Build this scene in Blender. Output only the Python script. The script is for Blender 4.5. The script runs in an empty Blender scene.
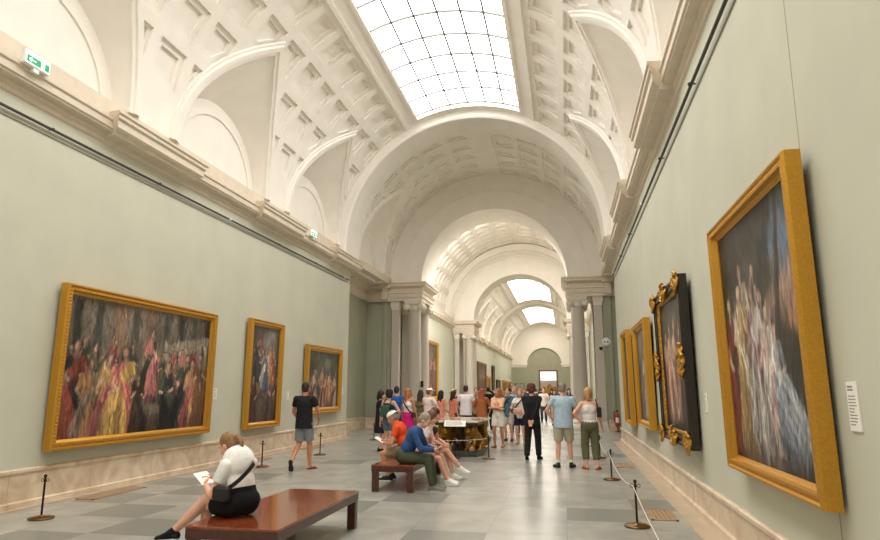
import bpy, bmesh, math, random
import numpy as np
from mathutils import Vector as V, Matrix, Quaternion
from mathutils.geometry import delaunay_2d_cdt
SC = bpy.context.scene
COL = SC.collection
PI = math.pi
rnd = random.Random(7)

# ---------------------------------------------------------------- render look
SC.view_settings.view_transform = 'Standard'
SC.view_settings.look = 'None'
SC.view_settings.gamma = 1
SC.view_settings.use_curve_mapping = False
SC.view_settings.exposure = EXPOSURE = 0.0
try:
    SC.cycles.use_denoising = True
    SC.cycles.max_bounces = 12
    SC.cycles.diffuse_bounces = 8
    SC.cycles.sample_clamp_indirect = 8
except Exception:
    pass

# ---------------------------------------------------------------- camera
F_PX, CAM_H = 640.0, 1.65
tilt = math.atan2(390 - 270, F_PX)
yaw = math.atan2(566 - 440, math.hypot(F_PX, 120))
cd = bpy.data.cameras.new('camera')
cd.sensor_width = 36.0
cd.lens = F_PX / 880.0 * 36.0
cd.clip_end = 400
cam = bpy.data.objects.new('camera', cd)
cam.location = (0, 0, CAM_H)
cam.rotation_euler = (PI / 2 + tilt, 0, yaw)
COL.objects.link(cam)
SC.camera = cam

# ---------------------------------------------------------------- materials
def srgb(r, g, b):
    def f(c):
        c /= 255.0
        return c / 12.92 if c <= 0.04045 else ((c + 0.055) / 1.055) ** 2.4
    return (f(r), f(g), f(b), 1.0)

MATS = {}
def mat(name, col, rough=0.6, metal=0.0, noise=0.0, nscale=8.0, bump=0.0, bscale=60.0, emit=None, estr=0.0, coat=0.0, col2=None, spec=None):
    if name in MATS: return MATS[name]
    m = bpy.data.materials.new(name); m.use_nodes = True
    nt = m.node_tree; N = nt.nodes; L = nt.links
    b = N['Principled BSDF']
    b.inputs['Base Color'].default_value = col
    b.inputs['Roughness'].default_value = rough
    b.inputs['Metallic'].default_value = metal
    if spec is not None: b.inputs['Specular IOR Level'].default_value = spec
    if coat: b.inputs['Coat Weight'].default_value = coat; b.inputs['Coat Roughness'].default_value = 0.08
    tc = None
    if noise or col2:
        tc = N.new('ShaderNodeTexCoord'); nz = N.new('ShaderNodeTexNoise')
        nz.inputs['Scale'].default_value = nscale; nz.inputs['Detail'].default_value = 6
        L.new(tc.outputs['Object'], nz.inputs['Vector'])
        mx = N.new('ShaderNodeMix'); mx.data_type = 'RGBA'
        c2 = col2 if col2 else tuple(max(0, c * (1 - noise)) for c in col[:3]) + (1,)
        c1 = col if col2 else tuple(min(1, c * (1 + noise * .5)) for c in col[:3]) + (1,)
        mx.inputs[6].default_value = c1; mx.inputs[7].default_value = c2
        rp = N.new('ShaderNodeMapRange'); rp.inputs[1].default_value = .35; rp.inputs[2].default_value = .65
        L.new(nz.outputs['Fac'], rp.inputs[0]); L.new(rp.outputs[0], mx.inputs[0])
        L.new(mx.outputs[2], b.inputs['Base Color'])
    if bump:
        if tc is None: tc = N.new('ShaderNodeTexCoord')
        n2 = N.new('ShaderNodeTexNoise'); n2.inputs['Scale'].default_value = bscale; n2.inputs['Detail'].default_value = 4
        L.new(tc.outputs['Object'], n2.inputs['Vector'])
        bp = N.new('ShaderNodeBump'); bp.inputs['Strength'].default_value = bump; bp.inputs['Distance'].default_value = 0.01
        L.new(n2.outputs['Fac'], bp.inputs['Height']); L.new(bp.outputs['Normal'], b.inputs['Normal'])
    if emit:
        b.inputs['Emission Color'].default_value = emit; b.inputs['Emission Strength'].default_value = estr
    MATS[name] = m
    return m

def fabric(r, g, b):
    return mat('fabric_%d_%d_%d' % (r, g, b), srgb(r, g, b), 0.85, noise=.1, nscale=14, bump=.45, bscale=13, spec=.2)

WALL = mat('sage_wall_fabric', srgb(201, 201, 184), .9, noise=.04, nscale=1.3, bump=.05, bscale=200, spec=.15)
GREEN = mat('deep_green_wall', srgb(164, 166, 146), .9, noise=.04, nscale=1.5, spec=.15)
PLASTER = mat('white_plaster', srgb(238, 233, 225), .9, noise=.03, nscale=2, spec=.15)
STONE = mat('pale_stone_trim', srgb(226, 218, 203), .75, noise=.05, nscale=5, spec=.2)
CORN = mat('cornice_stone', srgb(220, 208, 190), .75, noise=.05, nscale=5, spec=.2)
GRANITE = mat('grey_granite', srgb(200, 191, 180), .45, noise=.16, nscale=90, spec=.35)
GILT = mat('gilded_wood', srgb(208, 154, 58), .38, metal=.7, noise=.1, nscale=70, bump=.3, bscale=80)
OLDGILT = mat('aged_gilding', srgb(200, 150, 60), .42, metal=.7, noise=.5, nscale=25, bump=.7, bscale=50)
BLACKWOOD = mat('black_frame_wood', srgb(40, 32, 26), .4, noise=.3, nscale=20)
BROWNWOOD = mat('brown_frame_wood', srgb(120, 84, 48), .5, noise=.3, nscale=20)
DARKMETAL = mat('dark_bronze', srgb(48, 38, 32), .4, metal=.7)
BRASS = mat('brass', srgb(120, 90, 52), .32, metal=.9)
RAIL = mat('dark_rail_paint', srgb(62, 60, 54), .5)
WHITEP = mat('white_plastic', srgb(236, 236, 232), .4)
CARD = mat('white_card', srgb(240, 238, 230), .7)
INK = mat('grey_ink', srgb(110, 106, 100), .8)
BLACKP = mat('black_plastic', srgb(24, 24, 25), .4)
SKIN = mat('skin_light', srgb(226, 172, 146), .5, noise=.08, nscale=20)
SKIN2 = mat('skin_tan', srgb(196, 138, 106), .5, noise=.08, nscale=20)
EYEW = mat('eye_white', srgb(235, 230, 225), .3)
LIP = mat('lip_red', srgb(176, 96, 88), .5)

def marble_mat():
    m = mat('travertine_marble', srgb(214, 196, 172), .32, spec=.4)
    nt = m.node_tree; N = nt.nodes; L = nt.links; b = N['Principled BSDF']
    tc = N.new('ShaderNodeTexCoord')
    n1 = N.new('ShaderNodeTexNoise'); n1.inputs['Scale'].default_value = 2.2; n1.inputs['Detail'].default_value = 9; n1.inputs['Distortion'].default_value = 1.2
    L.new(tc.outputs['Object'], n1.inputs['Vector'])
    cr = N.new('ShaderNodeValToRGB')
    e = cr.color_ramp.elements
    e[0].position = .3; e[0].color = srgb(200, 174, 144)
    e[1].position = .7; e[1].color = srgb(232, 216, 194)
    x = cr.color_ramp.elements.new(.52); x.color = srgb(218, 198, 172)
    L.new(n1.outputs['Fac'], cr.inputs['Fac'])
    # slab joints every 1.6 m along the wall
    sx = N.new('ShaderNodeSeparateXYZ'); L.new(tc.outputs['Object'], sx.inputs[0])
    md = N.new('ShaderNodeMath'); md.operation = 'PINGPONG'; md.inputs[1].default_value = .8
    L.new(sx.outputs['Y'], md.inputs[0])
    lt = N.new('ShaderNodeMath'); lt.operation = 'LESS_THAN'; lt.inputs[1].default_value = .003
    L.new(md.outputs[0], lt.inputs[0])
    mx = N.new('ShaderNodeMix'); mx.data_type = 'RGBA'; mx.inputs[7].default_value = srgb(150, 128, 104)
    L.new(lt.outputs[0], mx.inputs[0]); L.new(cr.outputs[0], mx.inputs[6])
    L.new(mx.outputs[2], b.inputs['Base Color'])
    return m
MARBLE = marble_mat()

def floor_mat():
    m = mat('polished_stone_floor', srgb(160, 158, 150), .2, spec=.5)
    nt = m.node_tree; N = nt.nodes; L = nt.links; b = N['Principled BSDF']
    tc = N.new('ShaderNodeTexCoord')
    mp = N.new('ShaderNodeMapping'); mp.inputs['Location'].default_value = (0.05, .35, 0); L.new(tc.outputs['Object'], mp.inputs[0])
    dv = N.new('ShaderNodeVectorMath'); dv.operation = 'DIVIDE'; dv.inputs[1].default_value = (.92, .92, 1); L.new(mp.outputs[0], dv.inputs[0])
    fl = N.new('ShaderNodeVectorMath'); fl.operation = 'FLOOR'; L.new(dv.outputs[0], fl.inputs[0])
    wn = N.new('ShaderNodeTexWhiteNoise'); wn.noise_dimensions = '2D'; L.new(fl.outputs[0], wn.inputs['Vector'])
    # dark inset slabs only on the crossings of every second row and column
    sp = N.new('ShaderNodeSeparateXYZ'); L.new(fl.outputs[0], sp.inputs[0])
    def mod(o, n):
        q = N.new('ShaderNodeMath'); q.operation = 'FLOORED_MODULO'; q.inputs[1].default_value = n; L.new(o, q.inputs[0])
        c = N.new('ShaderNodeMath'); c.operation = 'LESS_THAN'; c.inputs[1].default_value = .5; L.new(q.outputs[0], c.inputs[0]); return c
    sm = N.new('ShaderNodeMath'); sm.operation = 'ADD'; L.new(sp.outputs['X'], sm.inputs[0]); L.new(sp.outputs['Y'], sm.inputs[1])
    a = mod(sm.outputs[0], 2); c_ = N.new('ShaderNodeMath'); c_.operation = 'GREATER_THAN'; c_.inputs[1].default_value = .76
    L.new(wn.outputs['Value'], c_.inputs[0])
    dk = N.new('ShaderNodeMath'); dk.operation = 'MULTIPLY'; L.new(a.outputs[0], dk.inputs[0]); L.new(c_.outputs[0], dk.inputs[1])
    n1 = N.new('ShaderNodeTexNoise'); n1.inputs['Scale'].default_value = 1.6; n1.inputs['Detail'].default_value = 9; n1.inputs['Distortion'].default_value = .8
    L.new(tc.outputs['Object'], n1.inputs['Vector'])
    cr = N.new('ShaderNodeValToRGB'); e = cr.color_ramp.elements
    e[0].position = .3; e[0].color = srgb(150, 150, 143); e[1].position = .72; e[1].color = srgb(176, 175, 166)
    L.new(n1.outputs['Fac'], cr.inputs['Fac'])
    # per slab tone
    mr = N.new('ShaderNodeMapRange'); mr.inputs[3].default_value = .94; mr.inputs[4].default_value = 1.04; L.new(wn.outputs['Value'], mr.inputs[0])
    sc = N.new('ShaderNodeVectorMath'); sc.operation = 'SCALE'; L.new(cr.outputs[0], sc.inputs[0]); L.new(mr.outputs[0], sc.inputs['Scale'])
    mx = N.new('ShaderNodeMix'); mx.data_type = 'RGBA'; mx.inputs[7].default_value = srgb(134, 135, 128)
    L.new(dk.outputs[0], mx.inputs[0]); L.new(sc.outputs[0], mx.inputs[6])
    # fine joints
    fr = N.new('ShaderNodeVectorMath'); fr.operation = 'FRACTION'; L.new(dv.outputs[0], fr.inputs[0])
    s2 = N.new('ShaderNodeSeparateXYZ'); L.new(fr.outputs[0], s2.inputs[0])
    mn = N.new('ShaderNodeMath'); mn.operation = 'MINIMUM'; L.new(s2.outputs['X'], mn.inputs[0]); L.new(s2.outputs['Y'], mn.inputs[1])
    l2 = N.new('ShaderNodeMath'); l2.operation = 'LESS_THAN'; l2.inputs[1].default_value = .007; L.new(mn.outputs[0], l2.inputs[0])
    m2 = N.new('ShaderNodeMix'); m2.data_type = 'RGBA'; m2.inputs[7].default_value = srgb(136, 135, 128)
    L.new(l2.outputs[0], m2.inputs[0]); L.new(mx.outputs[2], m2.inputs[6])
    L.new(m2.outputs[2], b.inputs['Base Color'])
    r2 = N.new('ShaderNodeMapRange'); r2.inputs[3].default_value = .24; r2.inputs[4].default_value = .27; L.new(n1.outputs['Fac'], r2.inputs[0])
    L.new(r2.outputs[0], b.inputs['Roughness'])
    return m
FLOOR = floor_mat()

def wood_mat(name, c1, c2, rough, coat):
    m = mat(name, c1, rough, coat=coat)
    nt = m.node_tree; N = nt.nodes; L = nt.links; b = N['Principled BSDF']
    tc = N.new('ShaderNodeTexCoord'); mp = N.new('ShaderNodeMapping'); mp.inputs['Scale'].default_value = (7, .8, 7)
    L.new(tc.outputs['Object'], mp.inputs[0])
    nz = N.new('ShaderNodeTexNoise'); nz.inputs['Scale'].default_value = 2.2; nz.inputs['Detail'].default_value = 7; nz.inputs['Distortion'].default_value = .6
    L.new(mp.outputs[0], nz.inputs['Vector'])
    mr = N.new('ShaderNodeMapRange'); mr.inputs[1].default_value = .3; mr.inputs[2].default_value = .7; L.new(nz.outputs['Fac'], mr.inputs[0])
    mx = N.new('ShaderNodeMix'); mx.data_type = 'RGBA'; mx.inputs[6].default_value = c1; mx.inputs[7].default_value = c2
    L.new(mr.outputs[0], mx.inputs[0]); L.new(mx.outputs[2], b.inputs['Base Color'])
    return m
MAHOG = wood_mat('mahogany_polished', srgb(150, 74, 42), srgb(112, 50, 28), .18, .6)
MAHOGD = wood_mat('mahogany_dark', srgb(88, 46, 34), srgb(62, 32, 24), .3, .2)

def canvas_mat():
    m = mat('oil_paint_canvas', (1, 1, 1, 1), .42, spec=.3)
    nt = m.node_tree; at = nt.nodes.new('ShaderNodeAttribute'); at.attribute_name = 'paint'
    nt.links.new(at.outputs['Color'], nt.nodes['Principled BSDF'].inputs['Base Color'])
    return m
CANVAS = canvas_mat()
def glow(name, col, s):
    return mat(name, (0.8, .8, .8, 1), .5, emit=col, estr=s)
def skyglass(s, c=(1.0, .975, .945, 1)): return glow('skylight_glass_%g' % s, c, s)

# ---------------------------------------------------------------- mesh helpers
class MB:
    def __init__(s): s.v = []; s.f = []; s.m = []; s.sm = []
    def add(s, vs, fs, mi=0, smooth=False):
        o = len(s.v); s.v += [tuple(v) for v in vs]
        for f in fs: s.f.append([i + o for i in f]); s.m.append(mi); s.sm.append(smooth)
        return s
    def box(s, c, d, M=None, mi=0):
        x, y, z = [k / 2 for k in d]; c = V(c)
        vs = [V((a * x, b * y, e * z)) for a in (-1, 1) for b in (-1, 1) for e in (-1, 1)]
        vs = [(M @ q if M else q) + c for q in vs]
        return s.add(vs, [(0, 1, 3, 2), (4, 6, 7, 5), (0, 4, 5, 1), (2, 3, 7, 6), (0, 2, 6, 4), (1, 5, 7, 3)], mi)
    def bbox(s, a, b, mi=0):
        return s.box([(p + q) / 2 for p, q in zip(a, b)], [abs(q - p) for p, q in zip(a, b)], mi=mi)
    def bevbox(s, c, d, bev, M=None, mi=0, seg=2):
        bm = bmesh.new(); bmesh.ops.create_cube(bm, size=1)
        for v in bm.verts: v.co = V((v.co.x * d[0], v.co.y * d[1], v.co.z * d[2]))
        bmesh.ops.bevel(bm, geom=bm.edges[:], offset=bev, segments=seg, affect='EDGES', profile=.5)
        return s.bm(bm, c, M, mi)
    def bm(s, bm, c=(0, 0, 0), M=None, mi=0, smooth=False):
        bm.verts.ensure_lookup_table(); bm.verts.index_update()
        c = V(c); vs = [((M @ v.co) if M else v.co) + c for v in bm.verts]
        s.add(vs, [[v.index for v in f.verts] for f in bm.faces], mi, smooth); bm.free(); return s
    def ell(s, c, r, M=None, mi=0, u=16, w=10):
        vs = [V((0, 0, r[2]))]
        for i in range(1, w):
            t = PI * i / w
            for j in range(u):
                a = 2 * PI * j / u
                vs.append(V((r[0] * math.sin(t) * math.cos(a), r[1] * math.sin(t) * math.sin(a), r[2] * math.cos(t))))
        vs.append(V((0, 0, -r[2])))
        fs = [(0, 1 + j, 1 + (j + 1) % u) for j in range(u)]
        for i in range(w - 2):
            for j in range(u):
                a = 1 + i * u + j; b = 1 + i * u + (j + 1) % u
                fs.append((a, a + u, b + u, b))
        o = 1 + (w - 2) * u; e = len(vs) - 1
        fs += [(o + j, e, o + (j + 1) % u) for j in range(u)]
        c = V(c); return s.add([(M @ q if M else q) + c for q in vs], fs, mi, True)
    def tube(s, pts, r, n=10, mi=0, caps=True, smooth=True):
        pts = [V(p) for p in pts]; k = len(pts)
        rs = r if isinstance(r, (list, tuple)) else [r] * k
        vs = []; ref = None
        for i, p in enumerate(pts):
            t = (pts[min(i + 1, k - 1)] - pts[max(i - 1, 0)])
            t = t.normalized() if t.length > 1e-9 else V((0, 0, 1))
            if ref is None:
                ref = V((0, 0, 1)) if abs(t.z) < .9 else V((1, 0, 0))
            a = ref - t * ref.dot(t); a.normalize(); ref = a; b = t.cross(a)
            for j in range(n):
                q = 2 * PI * j / n; vs.append(p + (a * math.cos(q) + b * math.sin(q)) * rs[i])
        fs = [(i * n + j, i * n + (j + 1) % n, (i + 1) * n + (j + 1) % n, (i + 1) * n + j) for i in range(k - 1) for j in range(n)]
        s.add(vs, fs, mi, smooth)
        if caps: s.add([vs[j] for j in range(n)], [list(range(n))[::-1]], mi); s.add([vs[(k - 1) * n + j] for j in range(n)], [list(range(n))], mi)
        return s
    def lathe(s, prof, c=(0, 0, 0), n=32, M=None, mi=0, smooth=True):
        c = V(c); vs = []
        for r, z in prof:
            for j in range(n):
                a = 2 * PI * j / n; q = V((r * math.cos(a), r * math.sin(a), z)); vs.append((M @ q if M else q) + c)
        k = len(prof)
        fs = [(i * n + j, i * n + (j + 1) % n, (i + 1) * n + (j + 1) % n, (i + 1) * n + j) for i in range(k - 1) for j in range(n)]
        s.add(vs, fs, mi, smooth)
        s.add(vs[:n], [list(range(n))[::-1]], mi); s.add(vs[-n:], [list(range(n))], mi)
        return s
    def loft(s, rings, mi=0, close=False, smooth=False, caps=False):
        n = len(rings[0]); vs = [p for r in rings for p in r]
        m = n if close else n - 1
        fs = [(i * n + j, i * n + (j + 1) % n, (i + 1) * n + (j + 1) % n, (i + 1) * n + j) for i in range(len(rings) - 1) for j in range(m)]
        s.add(vs, fs, mi, smooth)
        if caps: s.add(rings[0], [list(range(n))[::-1]], mi); s.add(rings[-1], [list(range(n))], mi)
        return s
    def prism(s, poly, axis, a, b, mi=0):
        # poly 2D extruded along axis ('x','y','z') between a and b
        def p3(q, t): return {'x': (t, q[0], q[1]), 'y': (q[0], t, q[1]), 'z': (q[0], q[1], t)}[axis]
        n = len(poly); vs = [p3(q, a) for q in poly] + [p3(q, b) for q in poly]
        fs = [(i, (i + 1) % n, n + (i + 1) % n, n + i) for i in range(n)] + [list(range(n))[::-1], list(range(n, 2 * n))]
        return s.add(vs, fs, mi)
    def mesh(s, name):
        me = bpy.data.meshes.new(name); me.from_pydata(s.v, [], s.f)
        me.polygons.foreach_set('material_index', s.m); me.polygons.foreach_set('use_smooth', s.sm)
        me.validate(); me.update(); return me
    def obj(s, name, m, parent=None, fix=True):
        me = s.mesh(name)
        if fix:
            b = bmesh.new(); b.from_mesh(me); bmesh.ops.recalc_face_normals(b, faces=b.faces[:]); b.to_mesh(me); b.free()
        for q in (m if isinstance(m, (list, tuple)) else [m]): me.materials.append(q)
        o = bpy.data.objects.new(name, me); COL.objects.link(o)
        if parent: o.parent = parent
        return o

def tag(o, label, cat, group=None, kind=None):
    if label: o['label'] = label
    if cat: o['category'] = cat
    if group: o['group'] = group
    if kind: o['kind'] = kind
    return o
def empty(name, loc, rz=0.0):
    o = bpy.data.objects.new(name, None); COL.objects.link(o); o.empty_display_size = .2
    o.location = loc; o.rotation_euler = (0, 0, rz); return o
def struct(o):
    o['kind'] = 'structure'; return o
def copy_tree(o, parent=None):
    c = o.copy(); COL.objects.link(c)
    if parent: c.parent = parent
    for ch in list(o.children): copy_tree(ch, c)
    return c
# ================================================================ THE HALL
XC = -2.975            # axis of the gallery
HALF = 4.72            # half width between the wall faces
Z0 = 6.6               # springing of the vault
R1 = 4.65
XL, XR = XC - HALF, XC + HALF
PITCH = 5.435; COF = PITCH / 5

def vp(Y, th, r, z0=Z0):
    return (XC + r * math.cos(th), Y, z0 + r * math.sin(th))

def clip(poly, a, b):
    """keep the part of a convex polygon to the left of a->b"""
    out = []; n = len(poly)
    def sd(p): return (b[0] - a[0]) * (p[1] - a[1]) - (b[1] - a[1]) * (p[0] - a[0])
    for i in range(n):
        p, q = poly[i], poly[(i + 1) % n]; sp, sq = sd(p), sd(q)
        if sp >= 0: out.append(p)
        if (sp > 0 and sq < 0) or (sp < 0 and sq > 0):
            t = sp / (sp - sq); out.append((p[0] + t * (q[0] - p[0]), p[1] + t * (q[1] - p[1])))
    res = []
    for p in out:
        if not res or math.hypot(p[0] - res[-1][0], p[1] - res[-1][1]) > .03: res.append(p)
    if len(res) > 2 and math.hypot(res[0][0] - res[-1][0], res[0][1] - res[-1][1]) < .03: res.pop()
    return res
def area(p):
    return .5 * sum(p[i][0] * p[(i + 1) % len(p)][1] - p[(i + 1) % len(p)][0] * p[i][1] for i in range(len(p)))
def inset(poly, d):
    out = list(poly); n = len(poly)
    for i in range(n):
        a, b = poly[i], poly[(i + 1) % n]; l = math.hypot(b[0] - a[0], b[1] - a[1])
        nx, ny = -(b[1] - a[1]) / l, (b[0] - a[0]) / l
        out = clip(out, (a[0] + nx * d, a[1] + ny * d), (b[0] + nx * d, b[1] + ny * d))
        if len(out) < 3: return None
    return out if len(out) == n else None
def subdiv(poly, k):
    out = []
    for i in range(len(poly)):
        a, b = poly[i], poly[(i + 1) % len(poly)]
        for j in range(k): out.append((a[0] + (b[0] - a[0]) * j / k, a[1] + (b[1] - a[1]) * j / k))
    return out

class Opening:
    def __init__(s, side, yc, hw, tt): s.side, s.yc, s.hw, s.tt = side, yc, hw, math.radians(tt)
    def w(s, t): return s.hw * (1 - (1 - math.cos(t)) / (1 - math.cos(s.tt)))
    def curve(s, n=14):      # local (dy, t): bottom -> tip -> bottom
        ts = [s.tt * i / n for i in range(n + 1)]
        return [(-s.w(t), t) for t in ts] + [(s.w(t), t) for t in reversed(ts[:-1])]
    def glob(s, dy, t): return (s.yc + dy, t if s.side == 'R' else PI - t)

def vault(name, Ya, Yb, R, rows, y_edges, openings=(), sky=(), m=PLASTER, depth=.055, mouldings=True):
    S = lambda t: t * R
    pts = []; edges = []; coffers = []; holes = []
    def addpoly(poly, closed=True):
        o = len(pts); pts.extend(poly); n = len(poly)
        edges.extend([(o + i, o + (i + 1) % n) for i in range(n if closed else n - 1)])
    per = []
    ny = max(2, round((Yb - Ya) / .5)); ns = 40
    rect = [(Ya, 0), (Yb, 0), (Yb, PI * R), (Ya, PI * R)]
    b = []
    for i in range(ny): b.append((Ya + (Yb - Ya) * i / ny, 0))
    for i in range(ns): b.append((Yb, PI * R * i / ns))
    for i in range(ny): b.append((Yb - (Yb - Ya) * i / ny, PI * R))
    for i in range(ns): b.append((Ya, PI * R - PI * R * i / ns))
    addpoly(b)
    opolys = []
    for o in openings:
        c = [o.glob(*q) for q in o.curve()]
        poly = [(y, S(t)) for y, t in c]; addpoly(poly, False); opolys.append(poly)
    for (y0, y1, t0, t1) in sky:
        r = [(y0, S(math.radians(t0))), (y1, S(math.radians(t0))), (y1, S(math.radians(t1))), (y0, S(math.radians(t1)))]
        pl = []
        for i in range(4):
            a, q = r[i], r[(i + 1) % 4]; k = max(2, int(math.hypot(a[0] - q[0], a[1] - q[1]) / .45))
            pl += [(a[0] + (q[0] - a[0]) * j / k, a[1] + (q[1] - a[1]) * j / k) for j in range(k)]
        addpoly(pl); holes.append(pl)
    rib = .135; mar = .33
    for k in range(len(y_edges) - 1):
        y0, y1 = y_edges[k] + rib, y_edges[k + 1] - rib
        if y1 > Yb - .12: y1 = Yb - .12
        if y0 < Ya + .12: y0 = Ya + .12
        if y1 - y0 < .3: continue
        for (ta, tb) in rows:
            for side in 'RL':
                t0, t1 = math.radians(ta), math.radians(tb)
                if side == 'L': t0, t1 = PI - t1, PI - t0
                s0, s1 = S(t0) + rib * .85, S(t1) - rib * .85
                p = [(y0, s0), (y1, s0), (y1, s1), (y0, s1)]
                for (a, q, ha, hb) in sky:
                    if y1 > a - .3 and y0 < q + .3 and s1 > S(math.radians(ha)) - .3 and s0 < S(math.radians(hb)) + .3: p = []
                for o in openings:
                    if o.side != side or not p: continue
                    lo, hi = math.radians(ta), math.radians(tb)
                    if side == 'R': sa, sb = S(lo), S(hi)
                    else: sa, sb = S(PI - lo), S(PI - hi)
                    ws = []
                    for t in (lo, hi): ws.append(o.w(min(t, o.tt + .25)) + mar * 1.1)
                    if ws[0] < 0 and ws[1] < 0: continue
                    if y0 >= o.yc - .02: # keep Y > yc + w
                        A, B = (o.yc + ws[0], sa), (o.yc + ws[1], sb)
                        p = clip(p, B, A) if sb > sa else clip(p, A, B)
                    elif y1 <= o.yc + .02:
                        A, B = (o.yc - ws[0], sa), (o.yc - ws[1], sb)
                        p = clip(p, A, B) if sb > sa else clip(p, B, A)
                    else:
                        if max(abs(y0 - o.yc), 0) < ws[0] + 1: p = []
                if len(p) < 3 or area(p) < .05: continue
                p1 = p2 = p3 = inset(p, .125) or inset(p, .06)
                if not p1 or not p3 or not p2: continue
                coffers.append((p, p1, p2, p3)); addpoly(subdiv(p, 3))
    # filler points so the surface follows the curve
    for i in range(1, int((Yb - Ya) / .45)):
        for j in range(1, 56):
            y = Ya + (Yb - Ya) * i / int((Yb - Ya) / .45); s_ = PI * R * j / 56
            pts.append((y + .003 * ((i * 7 + j * 3) % 5), s_ + .002 * ((i + j * 5) % 7)))
    vo, eo, fo, *_ = delaunay_2d_cdt([V(p) for p in pts], edges, [], 0, 1e-4)
    def inside(p, poly):
        c = False; n = len(poly); j = n - 1
        for i in range(n):
            if (poly[i][1] > p[1]) != (poly[j][1] > p[1]) and p[0] < (poly[j][0] - poly[i][0]) * (p[1] - poly[i][1]) / (poly[j][1] - poly[i][1]) + poly[i][0]: c = not c
            j = i
        return c
    allh = [(q, min(a[0] for a in q), max(a[0] for a in q), min(a[1] for a in q), max(a[1] for a in q)) for q in opolys + holes + [c[0] for c in coffers]]
    M = MB(); fs = []
    for f in fo:
        cx = sum(vo[i].x for i in f) / len(f); cy = sum(vo[i].y for i in f) / len(f)
        if not (Ya < cx < Yb and 0 < cy < PI * R): continue
        if any(h[1] <= cx <= h[2] and h[3] <= cy <= h[4] and inside((cx, cy), h[0]) for h in allh): continue
        fs.append(list(f))
    M.add([vp(p.x, p.y / R, R) for p in vo], fs, 0, True)
    def ring(p, r): return [vp(y, s_ / R, r) for y, s_ in subdiv(p, 3)]
    for (p, p1, p2, p3) in coffers:
        M.loft([ring(p, R), ring(p, R + depth)], close=True)
        M.loft([ring(p, R + depth), ring(p1, R + depth)], close=True)
        M.loft([ring(p1, R + depth), ring(p1, R + 2 * depth)], close=True)
        a = ring(p1, R + 2 * depth); M.add(a, [list(range(len(a)))])
    o = struct(M.obj(name, m, fix=False))
    # lunette penetrations
    nt = 0
    for op in openings:
        sg = 1 if op.side == 'R' else -1
        c = op.curve(); n = len(c)
        wx = XC + sg * (HALF + .22)
        P = MB(); top = [vp(*op.glob(*q), R) for q in c]
        arc = []
        for i in range(n):
            ph = PI - PI * i / (n - 1)
            arc.append((wx, op.yc + op.hw * .97 * math.cos(ph), Z0 + 1.72 * math.sin(ph)))
        mid = [tuple(a[k] * .5 + b_[k] * .5 for k in range(3)) for a, b_ in zip(top, arc)]
        P.loft([top, mid, arc], smooth=True)
        # jambs below the springing and the lunette wall
        q = len(arc)
        P.add(arc + [(wx, op.yc + op.hw * .97, 6.2), (wx, op.yc - op.hw * .97, 6.2)], [list(range(q + 2))])
        for e in (-1, 1):
            P.add([(XC + sg * R, op.yc + e * op.hw, Z0), (wx, op.yc + e * op.hw * .97, Z0), (wx, op.yc + e * op.hw * .97, 6.2), (XC + sg * R, op.yc + e * op.hw, 6.2)], [(0, 1, 2, 3)])
        P.obj('lunette', m, o)['kind'] = 'structure'
        # raised blind arch on the lunette wall
        Q = MB()
        for r_in, r_out, d in ((.80, .86, .035), (.60, .62, .0)):
            if d == 0: continue
            rr = []
            for i in range(25):
                ph = PI * i / 24; cc, ss = math.cos(ph), math.sin(ph)
                rr.append([(wx, op.yc + op.hw * r_in * cc, Z0 + 1.72 * r_in * ss), (wx - sg * d, op.yc + op.hw * r_in * cc, Z0 + 1.72 * r_in * ss),
                           (wx - sg * d, op.yc + op.hw * r_out * cc, Z0 + 1.72 * r_out * ss), (wx, op.yc + op.hw * r_out * cc, Z0 + 1.72 * r_out * ss)])
            Q.loft(rr, close=True, caps=True)
        Q.obj('lunette_moulding', m, o)['kind'] = 'structure'
        if mouldings:
            # moulded band round the opening, mitred at its tip
            pl = [(dy, t * R) for dy, t in c]; k = len(pl); nor = []
            for i in range(k):
                ds = []
                for a, b_ in ((i - 1, i), (i, i + 1)):
                    if 0 <= a and b_ < k:
                        dx, dy = pl[b_][0] - pl[a][0], pl[b_][1] - pl[a][1]; l = math.hypot(dx, dy); ds.append((-dy / l, dx / l))
                nx, ny_ = sum(d[0] for d in ds), sum(d[1] for d in ds); l = math.hypot(nx, ny_); nx /= l; ny_ /= l
                cs = max(.5, nx * ds[0][0] + ny_ * ds[0][1]); nor.append((nx / cs, ny_ / cs))
            prof = [(-.01, .05), (-.01, -.05), (.07, -.05), (.09, -.085), (.20, -.085), (.23, -.04), (.28, -.04), (.30, .01)]
            rings = []
            for (y, s_), (nx, ny_) in zip(pl, nor):
                rg = []
                for off, dr in prof:
                    yy, ss = y + nx * off, max(0.0, s_ + ny_ * off)
                    rg.append(vp(*op.glob(yy, ss / R), R + dr))
                rings.append(rg)
            T = MB(); T.loft(rings); T.obj('groin_moulding', m, o, fix=False)['kind'] = 'structure'
    return o

ROWS = [(10.1, 22.7), (22.7, 35.3), (35.3, 47.9), (47.9, 60.5)]
def yedges(a, b, origin=13.087):
    k0 = math.ceil((a - origin) / COF - .45); k1 = math.floor((b - origin) / COF + .45)
    return [origin + COF * k for k in range(k0, k1 + 1)]

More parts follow.
